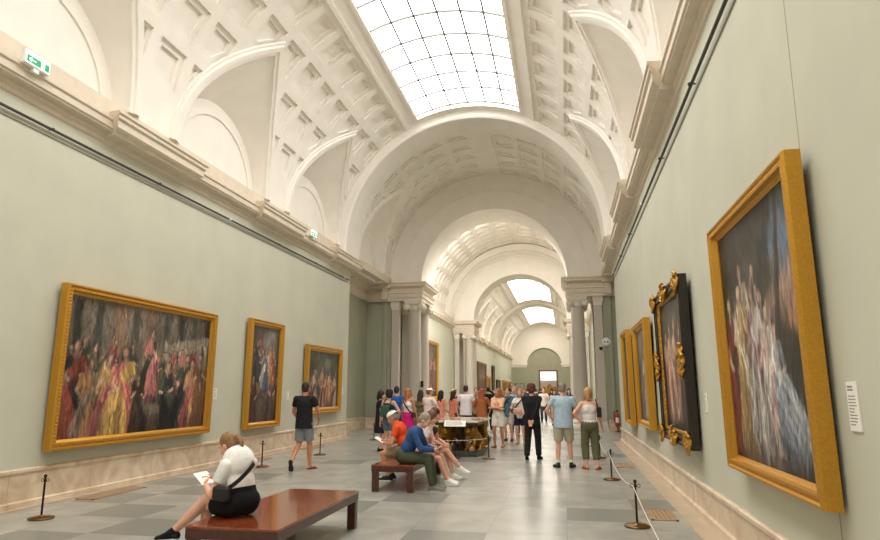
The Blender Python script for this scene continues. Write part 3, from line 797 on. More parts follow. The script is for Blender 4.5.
def art(kind, w, h, px):
    R = {'hall': 3, 'tall': 8, 'green': 5, 'group': 11, 'diag': 17, 'saint': 21, 'saint2': 26, 'dim': 33}[kind]
    p = Paint(w, h, px, R); r = random.Random(R)
    cloth = [(176, 78, 44), (196, 140, 62), (150, 44, 44), (88, 64, 44), (196, 104, 92), (62, 74, 62), (120, 96, 66), (44, 46, 58)]
    if kind == 'hall':
        p.back((84, 66, 52), (138, 124, 104), .25, 2)
        for k in range(9): p.rect(w * (.03 + .115 * k), h * .5, w * (.075 + .115 * k), h * .97, (84, 84, 70) if k % 2 else (60, 60, 50), .05)
        p.rect(0, h * .5, w, h * .56, (128, 112, 92), .04)
        for k in range(7): p.column(w * (.64 + .055 * k), .13, h * .30, h * (.62 + .018 * k), (170, 156, 130))
        for k in range(7): p.rect(w * (.62 + .055 * k), h * (.66 + .016 * k), w * (.62 + .055 * (k + 1)), h * (.73 + .016 * k), (164, 150, 124), .03)
        p.column(w * .30, .34, h * .1, h * 1.0, (160, 122, 96)); p.column(w * .50, .26, h * .35, h * 1.0, (140, 108, 86))
        p.rect(w * .20, 0, w * .46, h * .16, (134, 114, 92), .04); p.rect(w * .42, h * .14, w * .7, h * .32, (118, 102, 84), .05)
        for k in range(16):
            x = w * (.04 + .058 * k + r.uniform(-.012, .012))
            if abs(x / w - .48) < .07: continue
            p.figure(x, h * (.22 + r.uniform(-.03, .12)), h * .40, r.choice(cloth[2:]), r.choice(cloth[2:]), lean=r.uniform(-.06, .06), arm=r.choice((-1, 1)))
        p.figure(w * .52, h * .32, h * .52, (190, 104, 98), (56, 66, 52))
        for x, c, d, hh in ((.06, (150, 62, 36), (40, 40, 46), .74), (.15, (178, 122, 60), (150, 120, 100),  .6), (.25, (196, 146, 60), (190, 96, 96), .66), (.36, (196, 148, 50), (206, 96, 88), .72), (.46, (70, 52, 40), (46, 40, 38), .5), (.68, (48, 44, 46), (70, 84, 64), .62), (.78, (58, 70, 60), (44, 44, 54), .70), (.87, (196, 132, 62), (190, 92, 84), .66), (.95, (120, 80, 46), (150, 92, 50), .72)):
            p.figure(w * x, -h * .02, h * hh, c, d, lean=r.uniform(-.07, .07), arm=r.choice((-1, 1)))
    elif kind == 'tall':
        p.back((58, 40, 30), (104, 92, 82), .4, 2)
        p.ell(w * .65, h * .86, w * .3, h * .16, (168, 160, 150), 0, 1); p.ell(w * .3, h * .74, w * .14, h * .22, (120, 56, 40), 0, .5)
        for k in range(9): p.figure(w * r.uniform(.12, .9), h * r.uniform(.28, .5), h * .4, r.choice(cloth), r.choice(cloth), lean=r.uniform(-.1, .1), arm=r.choice((-1, 1)))
        p.figure(w * .52, h * .36, h * .42, (70, 90, 130), (196, 190, 178)); p.rect(w * .3, 0, w * .62, h * .24, (100, 82, 64), .05)
        for x, c, d in ((.12, (96, 36, 30), (60, 40, 30)), (.75, (90, 60, 80), (70, 50, 60)), (.93, (70, 60, 44), (110, 70, 44))): p.figure(w * x, 0, h * .5, c, d, lean=r.uniform(-.08, .08))
    elif kind == 'green':
        p.back((70, 46, 34), (92, 96, 76), .4, 2)
        for k in range(14): p.ell(w * r.random(), h * r.uniform(.55, 1), .3, .25, r.choice(((64, 74, 50), (92, 96, 64), (48, 52, 38))), r.random(), .8)
        p.ell(w * .6, h * .8, w * .14, h * .14, (150, 152, 140), 0, 1)
        for k in range(11): p.figure(w * (.06 + .088 * k), h * r.uniform(-.02, .12), h * r.uniform(.5, .72), r.choice(cloth), r.choice(cloth + [(180, 170, 150)]), lean=r.uniform(-.12, .12), arm=r.choice((-1, 1)))
        p.figure(w * .22, .0, h * .72, (196, 186, 164), (60, 40, 36)); p.figure(w * .86, .0, h * .66, (190, 170, 140), (90, 60, 40), lean=.08)
    elif kind == 'group':
        p.back((58, 48, 42), (62, 62, 58), .3, 1.6)
        p.ell(w * .86, h * .80, w * .34, h * .24, (86, 120, 150), 0, .8); p.ell(w * .82, h * .64, w * .26, h * .10, (196, 150, 120), .2, .8); p.ell(w * .94, h * .54, w * .18, h * .10, (206, 142, 98), 0, .9); p.ell(w * .74, h * .74, w * .13, h * .06, (150, 138, 130), .3, .9)
        for k in range(40): p.ell(w * r.uniform(.0, .72), h * r.uniform(.66, 1.02), .22, .16, r.choice(((54, 52, 46), (70, 66, 56), (44, 44, 40))), r.random() * 3, .8)
        for k in range(12): p.ell(w * r.uniform(.6, 1.0), h * r.uniform(.36, .5), .2, .12, r.choice(((52, 54, 40), (66, 66, 46))), r.random() * 3, .8)
        p.stroke(w * .70, h * .4, w * .84, h * 1.0, .09, .05, (64, 52, 44))
        p.rect(0, 0, w, h * .17, (84, 70, 58), .3, .8)
        for x, b, hh, c, d in ((.44, .30, .52, (120, 84, 98), (96, 74, 76)), (.30, .26, .60, (170, 150, 120), (110, 84, 70)), (.56, .20, .50, (150, 110, 96), (120, 96, 90)), (.09, .06, .68, (140, 50, 50), (86, 60, 56)), (.24, .08, .70, (184, 144, 76), (206, 190, 160)), (.42, .12, .62, (206, 196, 186), (150, 104, 120)), (.57, .08, .56, (188, 160, 148), (204, 198, 186))):
            p.figure(w * x, h * b, h * hh, c, d, skin=(222, 182, 154), lean=r.uniform(-.04, .05), arm=r.choice((-1, 1)))
        p.figure(w * .72, h * .10, h * .46, (130, 138, 148), (196, 196, 194), skin=(222, 182, 154), lean=-.1, arm=-1)
        p.stroke(w * .70, h * .13, w * .95, h * .09, .20, .13, (112, 122, 136), .34); p.stroke(w * .74, h * .3, w * .92, h * .13, .14, .12, (160, 166, 172), .34); p.stroke(w * .66, h * .26, w * .80, h * .10, .10, .14, (136, 144, 156), .34)
    elif kind == 'diag':
        p.back((44, 32, 28), (74, 58, 50), .4, 2)
        for k in range(12): p.ell(w * r.random(), h * r.uniform(.5, 1), .3, .22, r.choice(((64, 56, 46), (90, 74, 60), (46, 40, 36))), r.random() * 3, .8)
        for x, c, d in ((.24, (196, 156, 128), (150, 70, 56)), (.42, (214, 174, 146), (180, 120, 96)), (.62, (206, 160, 130), (96, 70, 60)), (.82, (90, 66, 54), (70, 50, 44))):
            p.figure(w * x, h * r.uniform(.1, .2), h * .66, c, d, lean=-.12)
        for k in range(5): p.stroke(w * (.2 + .11 * k), h * .1, w * (.14 + .11 * k), h * .45, .09, .07, (206, 160, 132) if k % 2 else (160, 84, 66), .2)
    elif kind in ('saint', 'saint2'):
        p.back((66, 54, 44), (120, 108, 92) if kind == 'saint' else (84, 66, 50), .4, 2)
        p.figure(w * .5, h * .08, h * .74, (176, 160, 140) if kind == 'saint' else (136, 70, 50), (120, 96, 80), lean=.04); p.figure(w * .25, h * .04, h * .5, (100, 84, 70), (150, 130, 110), lean=-.05); p.figure(w * .8, h * .05, h * .46, (120, 76, 60), (80, 64, 54))
    else:
        p.back((70, 54, 42), (110, 92, 72), .5, 2)
        for k in range(5): p.figure(w * r.uniform(.15, .85), h * r.uniform(0, .3), h * .6, r.choice(cloth), r.choice(cloth))
    p.finish(); return p

def painting(label, side, x, ya, yb, z0, z1, kind, fw, depth, frame='gilt', px=.02, lean=.012, ornate=False, group=None, name='framed_painting'):
    """side -1 hangs on the left wall, +1 on the right; x is the wall face; ya<yb"""
    W, H = yb - ya, z1 - z0
    root = tag(empty(name, (x, (ya + yb) / 2, z0), 0), label, 'painting', group)
    # local frame: u along the wall so that it reads left to right from the room, v up, n into the room
    n_ = V((-side, 0, 0)); u_ = V((0, 1, 0)) * (1 if side < 0 else -1)
    def P(u, v, n): 
        q = u_ * (u - W / 2) + V((0, 0, 1)) * v + n_ * (n + .03 + v * lean); return tuple(q)
    iw, ih = W - 2 * fw, H - 2 * fw
    a = art(kind, iw, ih, px); M = MB()
    vs = [P(fw + a.X[j, i], fw + a.Y[j, i], depth * .35) for j in range(a.ny) for i in range(a.nx)]
    M.add(vs, [(j * a.nx + i, j * a.nx + i + 1, (j + 1) * a.nx + i + 1, (j + 1) * a.nx + i) for j in range(a.ny - 1) for i in range(a.nx - 1)], 0, True)
    me = M.mesh('canvas'); me.materials.append(CANVAS)
    at = me.color_attributes.new('paint', 'FLOAT_COLOR', 'POINT')
    at.data.foreach_set('color', np.concatenate([a.c.reshape(-1, 3), np.ones((a.nx * a.ny, 1))], 1).astype(np.float32).ravel())
    o = bpy.data.objects.new('canvas', me); COL.objects.link(o); o.parent = root
    # mitred frame: profile (inset from outer edge, depth)
    D = depth; prof = [(0, 0), (0, D * .82), (.10, D), (.22, D), (.30, D * .86), (.42, D * .80), (.56, D * .92), (.66, D * .92), (.74, D * .62), (.88, D * .5), (1.0, D * .42), (1.0, D * .2)]
    F_ = MB(); corners = [(0, 0, 1, 1), (W, 0, -1, 1), (W, H, -1, -1), (0, H, 1, -1)]
    rings = [[P(cu + su * q * fw, cv + sv * q * fw, d) for q, d in prof] for cu, cv, su, sv in corners + corners[:1]]
    F_.loft(rings, mi=0)
    mats = {'gilt': GILT, 'old': OLDGILT, 'black': BLACKWOOD, 'brown': BROWNWOOD}[frame]
    fo = F_.obj('frame', mats, root)
    # carved relief on the frame
    Rf = MB(); step = max(.045, fw * .32); 
    if frame in ('gilt', 'old') and px < .05:
        for (ca, cb) in ((0, 1), (1, 2), (2, 3), (3, 0)):
            A, B = corners[ca], corners[cb]; L = math.hypot(A[0] - B[0], A[1] - B[1]) - 2 * fw; k = int(L / step)
            for i in range(k):
                t = (i + .5) / k; iu = A[0] + A[2] * .49 * fw + (B[0] + B[2] * .49 * fw - A[0] - A[2] * .49 * fw) * t; iv = A[1] + A[3] * .49 * fw + (B[1] + B[3] * .49 * fw - A[1] - A[3] * .49 * fw) * t
                Rf.ell(P(iu, iv, D * .84), (fw * .1, fw * .14, fw * .14), u=8, w=6)
        Rf.obj('carved_beading', GILT if frame == 'gilt' else OLDGILT, root, fix=False)
    if ornate:
        def scroll(u, v, s_, rot):
            O = MB()
            for j in range(3):
                pts = []
                for q in range(16):
                    ang = rot + j * 2.1 + q * .38; rr = s_ * (1 - q / 18.0)
                    pts.append(P(u + rr * math.cos(ang) * .8, v + rr * math.sin(ang) * .8, D + .015 + .02 * math.sin(q)))
                O.tube(pts, [.026 * (1 - q / 22.0) for q in range(16)], 6)
            O.ell(P(u, v, D), (.05, .05, .05), u=10, w=8)
            O.obj('gilt_scroll', OLDGILT, root, fix=False)['label'] = 'carved gilt scroll'
        for u, v in ((fw * .5, fw * .5), (W - fw * .5, fw * .5), (W - fw * .5, H - fw * .5), (fw * .5, H - fw * .5)): scroll(u, v, fw * 1.0, u + v)
        for u, v in ((fw * .5, H * .5), (W - fw * .5, H * .5), (W * .5, fw * .5), (W * .5, H - fw * .5)): scroll(u, v, fw * .95, u)
        for u, v in ((fw * .5, H * .44), (fw * .5, H * .56), (W - fw * .5, H * .44), (W - fw * .5, H * .56), (W * .43, H - fw * .5), (W * .57, H - fw * .5), (W * .43, fw * .5), (W * .57, fw * .5)): scroll(u, v, fw * .6, u * 2)
        I = MB(); rr = [[P(cu + su * q * fw, cv + sv * q * fw, d) for q, d in ((.78, D * .62), (.80, D * .72), (.94, D * .66), (1.02, D * .4))] for cu, cv, su, sv in corners + corners[:1]]
        I.loft(rr); I.obj('inner_slip', OLDGILT, root)['label'] = 'gilt inner slip'
    B_ = MB(); B_.box(((n_ * .015) + V((0, 0, H * .5))), (.028, W * .7, H * .7)); B_.obj('backing', BROWNWOOD, root)
    return root

lw, rw = XL, XR
painting('very wide gold-framed painting of a crowd in a columned hall, on the left wall', -1, lw, 8.52, 12.92, .75, 3.29, 'hall', .155, .15, px=.014)
painting('upright gold-framed dark painting of crowded robed figures, next after the wide one', -1, lw, 14.55, 16.43, .71, 3.40, 'tall', .15, .14, px=.016)
painting('gold-framed nearly square painting of a crowd under greenery, last before the green recess', -1, lw, 18.18, 21.2, .94, 3.01, 'green', .17, .14, px=.02)
painting('largest gold-framed painting on the right wall, a group of draped standing women', 1, rw, 4.70, 7.2, .88, 3.33, 'group', .135, .13, px=.011)
painting('black-framed painting with carved gilt scrolls at its corners on the right wall', 1, rw, 9.2, 11.75, .86, 3.24, 'diag', .20, .13, 'black', px=.015, ornate=True)
painting('gold-framed painting of one pale robed figure, just past the black scrolled frame', 1, rw, 13.3, 15.5, .88, 3.08, 'saint', .13, .15, px=.02)
painting('narrow-looking gold-framed dark painting nearest the green recess on the right wall', 1, rw, 17.15, 18.75, .75, 3.2, 'saint2', .12, .14, px=.02)
# smaller and farther ones on the left wall of the crossing and of the gallery beyond
painting('tall gold-framed painting on the left wall of the crossing behind the columns', -1, lw, 34.6, 38.4, 1.1, 4.45, 'dim', .2, .14, px=.06)
painting('tall brown-framed picture, the largest on the left wall of the far gallery', -1, lw, 56.6, 62.4, 1.25, 4.15, 'dim', .3, .16, 'brown', px=.09)
painting('small gold-framed picture after the tall brown one in the far gallery', -1, lw, 63.7, 66.3, 1.2, 3.0, 'dim', .25, .14, px=.09)
painting('dark hanging strip-like painting high above the others in the far gallery', -1, lw, 68.3, 70.0, 1.6, 4.2, 'dim', .2, .14, 'black', px=.09)
painting('gold-framed picture in the middle of the far gallery left wall', -1, lw, 72.6, 76.4, 1.2, 2.8, 'dim', .3, .14, 'black', px=.09)
painting('gold-framed picture second from the end of the far gallery left wall', -1, lw, 79.5, 84.0, 1.2, 2.85, 'dim', .35, .14, px=.1)
painting('last gold-framed picture before the green end wall of the far gallery', -1, lw, 86.0, 91.6, 1.15, 2.75, 'dim', .4, .14, px=.1)
# gilded altarpiece seen through the far doorway
t = tag(empty('altarpiece', (-2.45, 98.9, 0)), 'gilded altarpiece glimpsed through the doorway in the green end wall', 'altarpiece')
M = MB(); M.bbox((-1.2, 0, 0), (1.2, .4, .9)); M.obj('base', BROWNWOOD, t)
for k, (xx, hh) in enumerate(((-.8, 1.3), (0, 1.75), (.8, 1.3))):
    M = MB(); M.prism([(xx - .38, .9), (xx + .38, .9), (xx + .38, .9 + hh * .75), (xx, .9 + hh), (xx - .38, .9 + hh * .75)], 'y', .1, .3); M.obj('gilt_panel', GILT, t)

# ================================================================ WALL FITTINGS
def text_lines(M, rows, P0, du, dv, w, seed):
    r = random.Random(seed)
    for i, frac in enumerate(rows):
        pass
def wall_label(label, sg, y, z, w, h, seed):
    x = XC + sg * HALF; root = tag(empty('wall_label', (x, y, z)), label, 'label')
    M = MB(); M.bevbox((-sg * .006, 0, 0), (.012, w, h), .002); M.obj('plate', CARD, root)
    T = MB(); r = random.Random(seed); n = max(4, int(h / .022)); y0 = w / 2 - .02
    for i in range(n):
        zz = h / 2 - .03 - i * (h - .05) / n
        if i == 2: continue
        L = (w - .04) * r.uniform(.55, 1); e = 1 if sg > 0 else -1; k = 0; c = 0
        while c < L - .01:
            q = min(r.uniform(.012, .035), L - c); T.box((-sg * .0125, e * (y0 - c - q / 2), zz), (.001, q, .006 if i > 1 else .010)); c += q + .006
    T.obj('lettering', INK, root); return root
wall_label('tall white printed text panel right of the largest gold-framed painting', 1, 4.44, 1.55, .15, .30, 1)
wall_label('small white label between the black scrolled frame and the largest painting', 1, 8.76, 1.49, .11, .24, 2)
wall_label('small white label at the right of the very wide left-hand painting', -1, 13.32, 1.57, .14, .24, 3)
wall_label('small white label between the upright painting and the crowd under greenery', -1, 17.2, 1.5, .14, .22, 4)
wall_label('small pale label right of the greenery painting, beside the corner', -1, 21.75, 1.6, .13, .22, 5)

def rail(label, sg, y0, y1, z):
    x = XC + sg * HALF; root = tag(empty('picture_rail', (x, y0, z)), label, 'rail')
    M = MB(); M.tube([(-sg * .05, q, 0) for q in np.linspace(0, y1 - y0, 12)], .022, 10); M.obj('tube', RAIL, root)
    M = MB(); M.bbox((-sg * .0, 0, -.105), (-sg * .02, y1 - y0, -.085)); M.obj('cable_strip', mat('rail_strip', srgb(150, 150, 138), .6), root)
    k = 0; y = 1.3
    while y < y1 - y0:
        b = MB(); b.tube([(0, y, 0), (-sg * .05, y, 0)], .012, 8); b.ell((-sg * .07, y, 0), (.028, .03, .028), u=10, w=8); b.obj('bracket', WHITEP if k % 3 == 1 else RAIL, root); y += 2.7; k += 1
    return root
rail('dark tubular picture rail running high along the left wall under the cornice', -1, YB + .2, 22.0, 5.60)
rail('dark tubular picture rail running high along the right wall under the cornice', 1, YB + .2, 22.0, 5.46)

def exit_sign(label, y, z):
    root = tag(empty('exit_sign', (XL + .0, y, z)), label, 'exit sign')
    x0 = .30   # stands on the cornice ledge in front of the wall
    M = MB(); M.bevbox((x0, 0, .125), (.085, .46, .22), .02); M.obj('housing', WHITEP, root)
    M = MB(); M.bbox((x0 + .043, -.21, .035), (x0 + .047, .21, .215)); M.obj('panel', glow('exit_white', (.75, 1, .85, 1), 1.1), root)
    g = mat('exit_green', srgb(0, 150, 92), .5, emit=srgb(0, 160, 95), estr=.5); G = MB()
    G.bbox((x0 + .047, -.20, .05), (x0 + .049, .05, .155)); G.bbox((x0 + .047, .12, .05), (x0 + .049, .20, .16)); G.obj('green_field', g, root)
    W = MB(); xs = x0 + .0495
    # running figure, arrow and door outline
    def bar(a, b, r): W.tube([(xs, a[0], a[1]), (xs, b[0], b[1])], r, 6)
    W.ell((xs, .078, .150), (.002, .012, .012), u=10, w=6)
    bar((.078, .135), (.090, .10), .008); bar((.090, .10), (.105, .075), .006); bar((.105, .075), (.11, .05), .006); bar((.090, .10), (.075, .082), .006); bar((.075, .082), (.055, .075), .006); bar((.08, .13), (.105, .12), .005); bar((.078, .13), (.06, .115), .005)
    bar((-.16, .10), (-.04, .10), .008); bar((-.16, .10), (-.12, .125), .008); bar((-.16, .10), (-.12, .075), .008)
    W.obj('pictogram', glow('exit_pict', (.9, 1, .95, 1), 1.2), root)
    C_ = MB(); C_.bbox((x0 - .03, -.05, -.045), (x0 + .03, .05, .02)); C_.obj('foot', WHITEP, root)
    return root
exit_sign('green running-man exit sign on the left cornice nearest the camera', 7.31, 6.20)
exit_sign('small green exit sign on the left cornice farther along, above the square painting', 17.88, 6.20)

# security devices on the green wall at the right
t = tag(empty('smoke_detector', (1.72, YA + .10, 3.62)), 'round white two-eyed wall unit on the green recess wall at the right', 'detector')
Mx = Matrix.Rotation(PI / 2, 3, 'X')
M = MB(); M.lathe([(.17, 0), (.19, .03), (.17, .08), (.12, .11)], (0, 0, 0), 28, Mx); M.obj('housing', WHITEP, t)
M = MB()
for e in (-1, 1): M.ell((e * .06, -.11, 0), (.035, .02, .035), u=12, w=8)
M.obj('eye', BLACKP, t)
t = tag(empty('security_camera', (1.49, YA - .02, 3.36)), 'small dark security camera bracketed beside the white two-eyed unit', 'camera')
M = MB(); M.tube([(0, .04, .1), (0, -.1, .1), (0, -.14, .04)], .02, 8); M.obj('bracket', WHITEP, t)
M = MB(); M.lathe([(.03, .05), (.07, .03), (.075, -.02), (.05, -.07), (.01, -.085)], (0, -.14, 0), 20); M.obj('dome', BLACKP, t)
t = tag(empty('security_camera', (-6.19, YA + .30, 1.9)), 'dark wall speaker fixed to the granite column at the left', 'camera')
t.name = 'wall_speaker'; t['category'] = 'speaker'; t['label'] = 'small dark box fixed to the front granite column at the left'
M = MB(); M.bevbox((.0, -.04, 0), (.12, .12, .28), .02); M.obj('box', BLACKP, t); M = MB(); M.bevbox((0, .02, 0), (.05, .06, .1), .01); M.obj('bracket', RAIL, t)

# fire extinguisher
t = tag(empty('fire_extinguisher', (1.99, YA - .24, 0)), 'red fire extinguisher hung on the green recess wall at the right', 'fire extinguisher')
red = mat('extinguisher_red', srgb(196, 28, 34), .3)
M = MB(); M.lathe([(.02, 0), (.085, .0), (.09, .03), (.09, .42), (.075, .49), (.03, .53), (.03, .56)], n=24); M.obj('body', red, t)
M = MB(); M.bevbox((0, 0, .585), (.06, .05, .06), .01); M.bevbox((.04, 0, .62), (.14, .03, .02), .005); M.obj('valve', BLACKP, t)
M = MB(); M.tube([(-.03, 0, .58), (-.10, 0, .56), (-.12, 0, .45), (-.11, 0, .2)], .014, 8); M.obj('hose', BLACKP, t)
M = MB(); M.loft([[(.0915 * math.sin(a), -.0915 * math.cos(a), z) for a in np.linspace(-.8, .8, 10)] for z in (.14, .34)]); M.obj('label', CARD, t)
for o in t.children: o.location.z += .22
M = MB(); M.lathe([(.13, 0), (.13, .012), (.02, .02), (.016, .21), (.08, .215), (.08, .222)], n=20); M.obj('stand', RAIL, t)
# ================================================================ FLOOR FITTINGS
def vent(label, x, y, w, d):
    root = tag(empty('floor_vent', (x, y, 0)), label, 'vent')
    M = MB(); M.bbox((-w / 2, -d / 2, 0), (w / 2, -d / 2 + .03, .012)); M.bbox((-w / 2, d / 2 - .03, 0), (w / 2, d / 2, .012)); M.bbox((-w / 2, -d / 2, 0), (-w / 2 + .03, d / 2, .012)); M.bbox((w / 2 - .03, -d / 2, 0), (w / 2, d / 2, .012)); M.obj('frame', mat('vent_bronze', srgb(172, 142, 110), .5, metal=.2), root)
    M = MB(); n = int(d / .07)
    for i in range(n): y_ = -d / 2 + .03 + (i + .5) * (d - .06) / n; M.bbox((-w / 2 + .02, y_ - .018, 0), (w / 2 - .02, y_ + .018, .009))
    n = 5
    for i in range(n): x_ = -w / 2 + .03 + (i + .5) * (w - .06) / n; M.bbox((x_ - .018, -d / 2 + .02, 0), (x_ + .018, d / 2 - .02, .0092))
    M.obj('grille', mat('vent_bronze', srgb(172, 142, 110), .5, metal=.2), root); 
    return root
vent('bronze floor grille by the right wall nearest the camera', 1.19, 9.42, .34, .75)
vent('bronze floor grille by the right wall farther away, near the scrolled frame', 1.2, 15.2, .34, .75)
vent('bronze floor grille along the left wall below the very wide painting', -7.30, 9.7, .30, 1.3)
vent('bronze floor grille along the left wall below the square greenery painting', -7.30, 18.2, .30, 1.3)
vent('bronze floor grille along the left wall below the upright painting', -7.30, 14.6, .30, 1.3)

st0 = [None]
def stanchion(x, y, label, group=None):
    if st0[0] is None:
        root = empty('stanchion', (x, y, 0)); st0[0] = root
        M = MB(); M.lathe([(.15, 0), (.155, .006), (.155, .018), (.14, .026), (.03, .034), (.02, .05)], n=32); M.obj('base', BRASS, root)
        M = MB(); M.tube([(0, 0, .03), (0, 0, .50)], .0135, 14); M.obj('pole', DARKMETAL, root)
        M = MB(); M.lathe([(.014, .47), (.022, .475), (.022, .49), (.014, .495), (.013, .515), (.02, .525), (.022, .54), (.014, .556), (.004, .56)], n=16)
        M.obj('finial', DARKMETAL, root)
        M = MB()
        for e in (-1, 1): M.tube([(e * (.02 + .02 * (1 - math.cos(a))), 0, .485 + .02 * math.sin(a)) for a in np.linspace(0, 2 * PI, 13)], .004, 6)
        M.obj('hook', DARKMETAL, root)
    else: root = copy_tree(st0[0]); root.location = (x, y, 0)
    return tag(root, label, 'stanchion', 'low bronze barrier stanchions')
stanchion(-6.77, 7.64, 'low bronze stanchion standing below the very wide painting')
stanchion(-6.57, 13.5, 'low bronze stanchion on the left beside the seated reader, before the upright painting')
stanchion(-6.30, 16.23, 'low bronze stanchion right behind the walker in grey shorts')
stanchion(-6.39, 21.35, 'low bronze stanchion farthest along the left wall by the green recess')
RS = [(.80, 2.9), (.80, 8.6), (.78, 12.84), (.77, 16.84), (.74, 20.6)]
for (x, y), l in zip(RS, ('', 'low bronze stanchion nearest the camera along the right wall cord', 'low bronze stanchion second along the right wall cord', 'low bronze stanchion just behind the person in green trousers', 'farthest low bronze stanchion of the right wall cord')):
    if l: stanchion(x, y, l)
stanchion(RS[0][0], RS[0][1], 'low bronze stanchion out past the bottom edge by the right wall')
stanchion(-1.9, 16.08, 'low bronze stanchion in front of the lion table'); stanchion(-3.75, 15.85, 'low bronze stanchion at the left end of the table cord, behind the seated people')
def cord(pts, label):
    M = MB(); path = []
    for (a, b) in zip(pts[:-1], pts[1:]):
        L = math.hypot(a[0] - b[0], a[1] - b[1]); sag = .03 * L
        for i in range(16): t = i / 16; path.append((a[0] + (b[0] - a[0]) * t, a[1] + (b[1] - a[1]) * t, .484 - sag * 4 * t * (1 - t)))
    path.append((pts[-1][0], pts[-1][1], .484))
    o = M.tube(path, .0055, 8).obj('barrier_cord', mat('white_cord', srgb(222, 214, 200), .7)); return tag(o, label, 'cord')
cord([(x - .026, y) for x, y in RS], 'thin white barrier cord strung between the stanchions along the right wall')
cord([(-1.93, 16.05), (-3.72, 15.82)], 'thin white barrier cord across the front of the lion table')

# benches
def bench(label, x0, x1, y0, y1, h):
    root = tag(empty('bench', ((x0 + x1) / 2, (y0 + y1) / 2, 0)), label, 'bench', 'mahogany gallery benches')
    w, d = x1 - x0, y1 - y0
    M = MB(); M.bevbox((0, 0, h - .0125), (w, d, .025), .005); M.obj('seat', MAHOG, root)
    M = MB(); a = .085; t = .07
    for sx in (-1, 1): M.box((sx * (w / 2 - t / 2 - .004), 0, h - .025 - a / 2), (t, d - .008, a))
    for sy in (-1, 1): M.box((0, sy * (d / 2 - t / 2 - .004), h - .025 - a / 2), (w - .008 - 2 * t, t, a))
    M.obj('apron', MAHOGD, root)
    for sx in (-1, 1):
        for sy in (-1, 1):
            M = MB(); M.bevbox((sx * (w / 2 - .06), sy * (d / 2 - .06), (h - .11) / 2), (.10, .10, h - .11), .006); M.obj('leg', MAHOGD, root)
    return root
bench('low polished mahogany bench in the foreground with a reader sitting on its near end', -3.46, -2.55, 5.62, 7.92, .43)
bench('low dark wood bench with two rows of people sitting back to back', -3.22, -2.5, 10.62, 13.1, .43)

# stone table on bronze lions
t = tag(empty('lion_table', (-2.76, 17.5, 0)), 'inlaid marble table carried by gilded bronze lions in mid-hall', 'table')
dkm = mat('green_marble', srgb(66, 70, 54), .3, noise=.3, nscale=6)
lionm = mat('gilt_bronze', srgb(168, 124, 46), .38, metal=.65, noise=.4, nscale=14, bump=.6, bscale=40)
M = MB(); M.bevbox((0, 0, .05), (1.05, 2.1, .10), .012); M.bevbox((0, 0, .115), (.98, 2.02, .03), .01); M.obj('plinth', dkm, t)
M = MB(); M.bevbox((0, 0, .80), (1.12, 2.2, .07), .012); M.obj('apron', mat('dark_walnut', srgb(84, 58, 36), .4, noise=.2), t)
def inlay():
    m = mat('inlaid_marble_top', srgb(200, 180, 160), .15, spec=.5); nt = m.node_tree; N = nt.nodes; L = nt.links
    tc = N.new('ShaderNodeTexCoord'); vo = N.new('ShaderNodeTexVoronoi'); vo.inputs['Scale'].default_value = 6; L.new(tc.outputs['Object'], vo.inputs['Vector'])
    cr = N.new('ShaderNodeValToRGB'); cr.color_ramp.interpolation = 'CONSTANT'; e = cr.color_ramp.elements; e[0].color = srgb(206, 190, 166); e[1].position = .8; e[1].color = srgb(120, 70, 56)
    for q, c in ((.35, (170, 150, 120)), (.55, (214, 206, 190)), (.68, (96, 100, 84))): x = e.new(q); x.color = srgb(*c)
    L.new(vo.outputs['Color'], cr.inputs['Fac']); L.new(cr.outputs[0], N['Principled BSDF'].inputs['Base Color']); return m
M = MB(); M.bevbox((0, 0, .862), (1.24, 2.36, .054), .012); M.obj('top', inlay(), t)
for (lx, ly, rz) in ((.36, -.85, -.5), (-.36, -.85, .5), (.36, .85, PI - .5 + 1), (-.36, .85, PI + .5 - 1)):
    Rz = Matrix.Rotation(rz, 3, 'Z'); c = V((lx, ly, .13)); L_ = MB()
    def q(x, y, z): return tuple(Rz @ V((x, y, z)) + c)
    L_.ell(q(0, .02, .50), (.15, .13, .17), Rz, u=18, w=12)           # mane
    for i in range(16):
        a = i / 16 * 2 * PI; L_.ell(q(.15 * math.cos(a), -.03, .50 + .16 * math.sin(a)), (.05, .06, .05), u=8, w=6)
    L_.ell(q(0, -.10, .50), (.085, .09, .095), Rz, u=14, w=10); L_.ell(q(0, -.18, .465), (.05, .05, .045), Rz, u=12, w=8)   # face and muzzle
    for e in (-1, 1): L_.ell(q(e * .08, -.06, .60), (.03, .02, .035), Rz, u=8, w=6)
    L_.tube([q(0, .03, .45), q(0, .16, .34), q(0, .30, .22)], [.14, .15, .13], 16); L_.ell(q(0, .32, .17), (.14, .15, .16), Rz)     # body seated
    for e in (-1, 1):
        L_.tube([q(e * .10, .02, .36), q(e * .11, -.03, .2), q(e * .10, -.06, .12 if e > 0 else .03)], [.06, .045, .04], 10); L_.ell(q(e * .10, -.10, .14 if e > 0 else .03), (.045, .07, .03), Rz, u=10, w=8)
        L_.tube([q(e * .12, .30, .18), q(e * .15, .18, .12), q(e * .15, .16, .03)], [.08, .055, .04], 10); L_.ell(q(e * .15, .10, .03), (.05, .08, .03), Rz, u=10, w=8)
    L_.tube([q(0, .42, .1), q(.1, .5, .06), q(.2, .46, .05)], .02, 8)
    L_.obj('lion', lionm, t, fix=False)['label'] = 'seated gilded lion with one paw on a ball'
    B_ = MB(); B_.ell(q(.10, -.14, .055), (.07, .07, .07), u=18, w=12); B_.obj('ball', mat('rose_marble', srgb(186, 128, 100), .3, noise=.2), t, fix=False)
M = MB(); M.lathe([(.16, .13), (.16, .17), (.09, .2), (.09, .6), (.16, .68), (.2, .77)], n=24); M.obj('pedestal', mat('dark_walnut', srgb(84, 58, 36), .4), t)
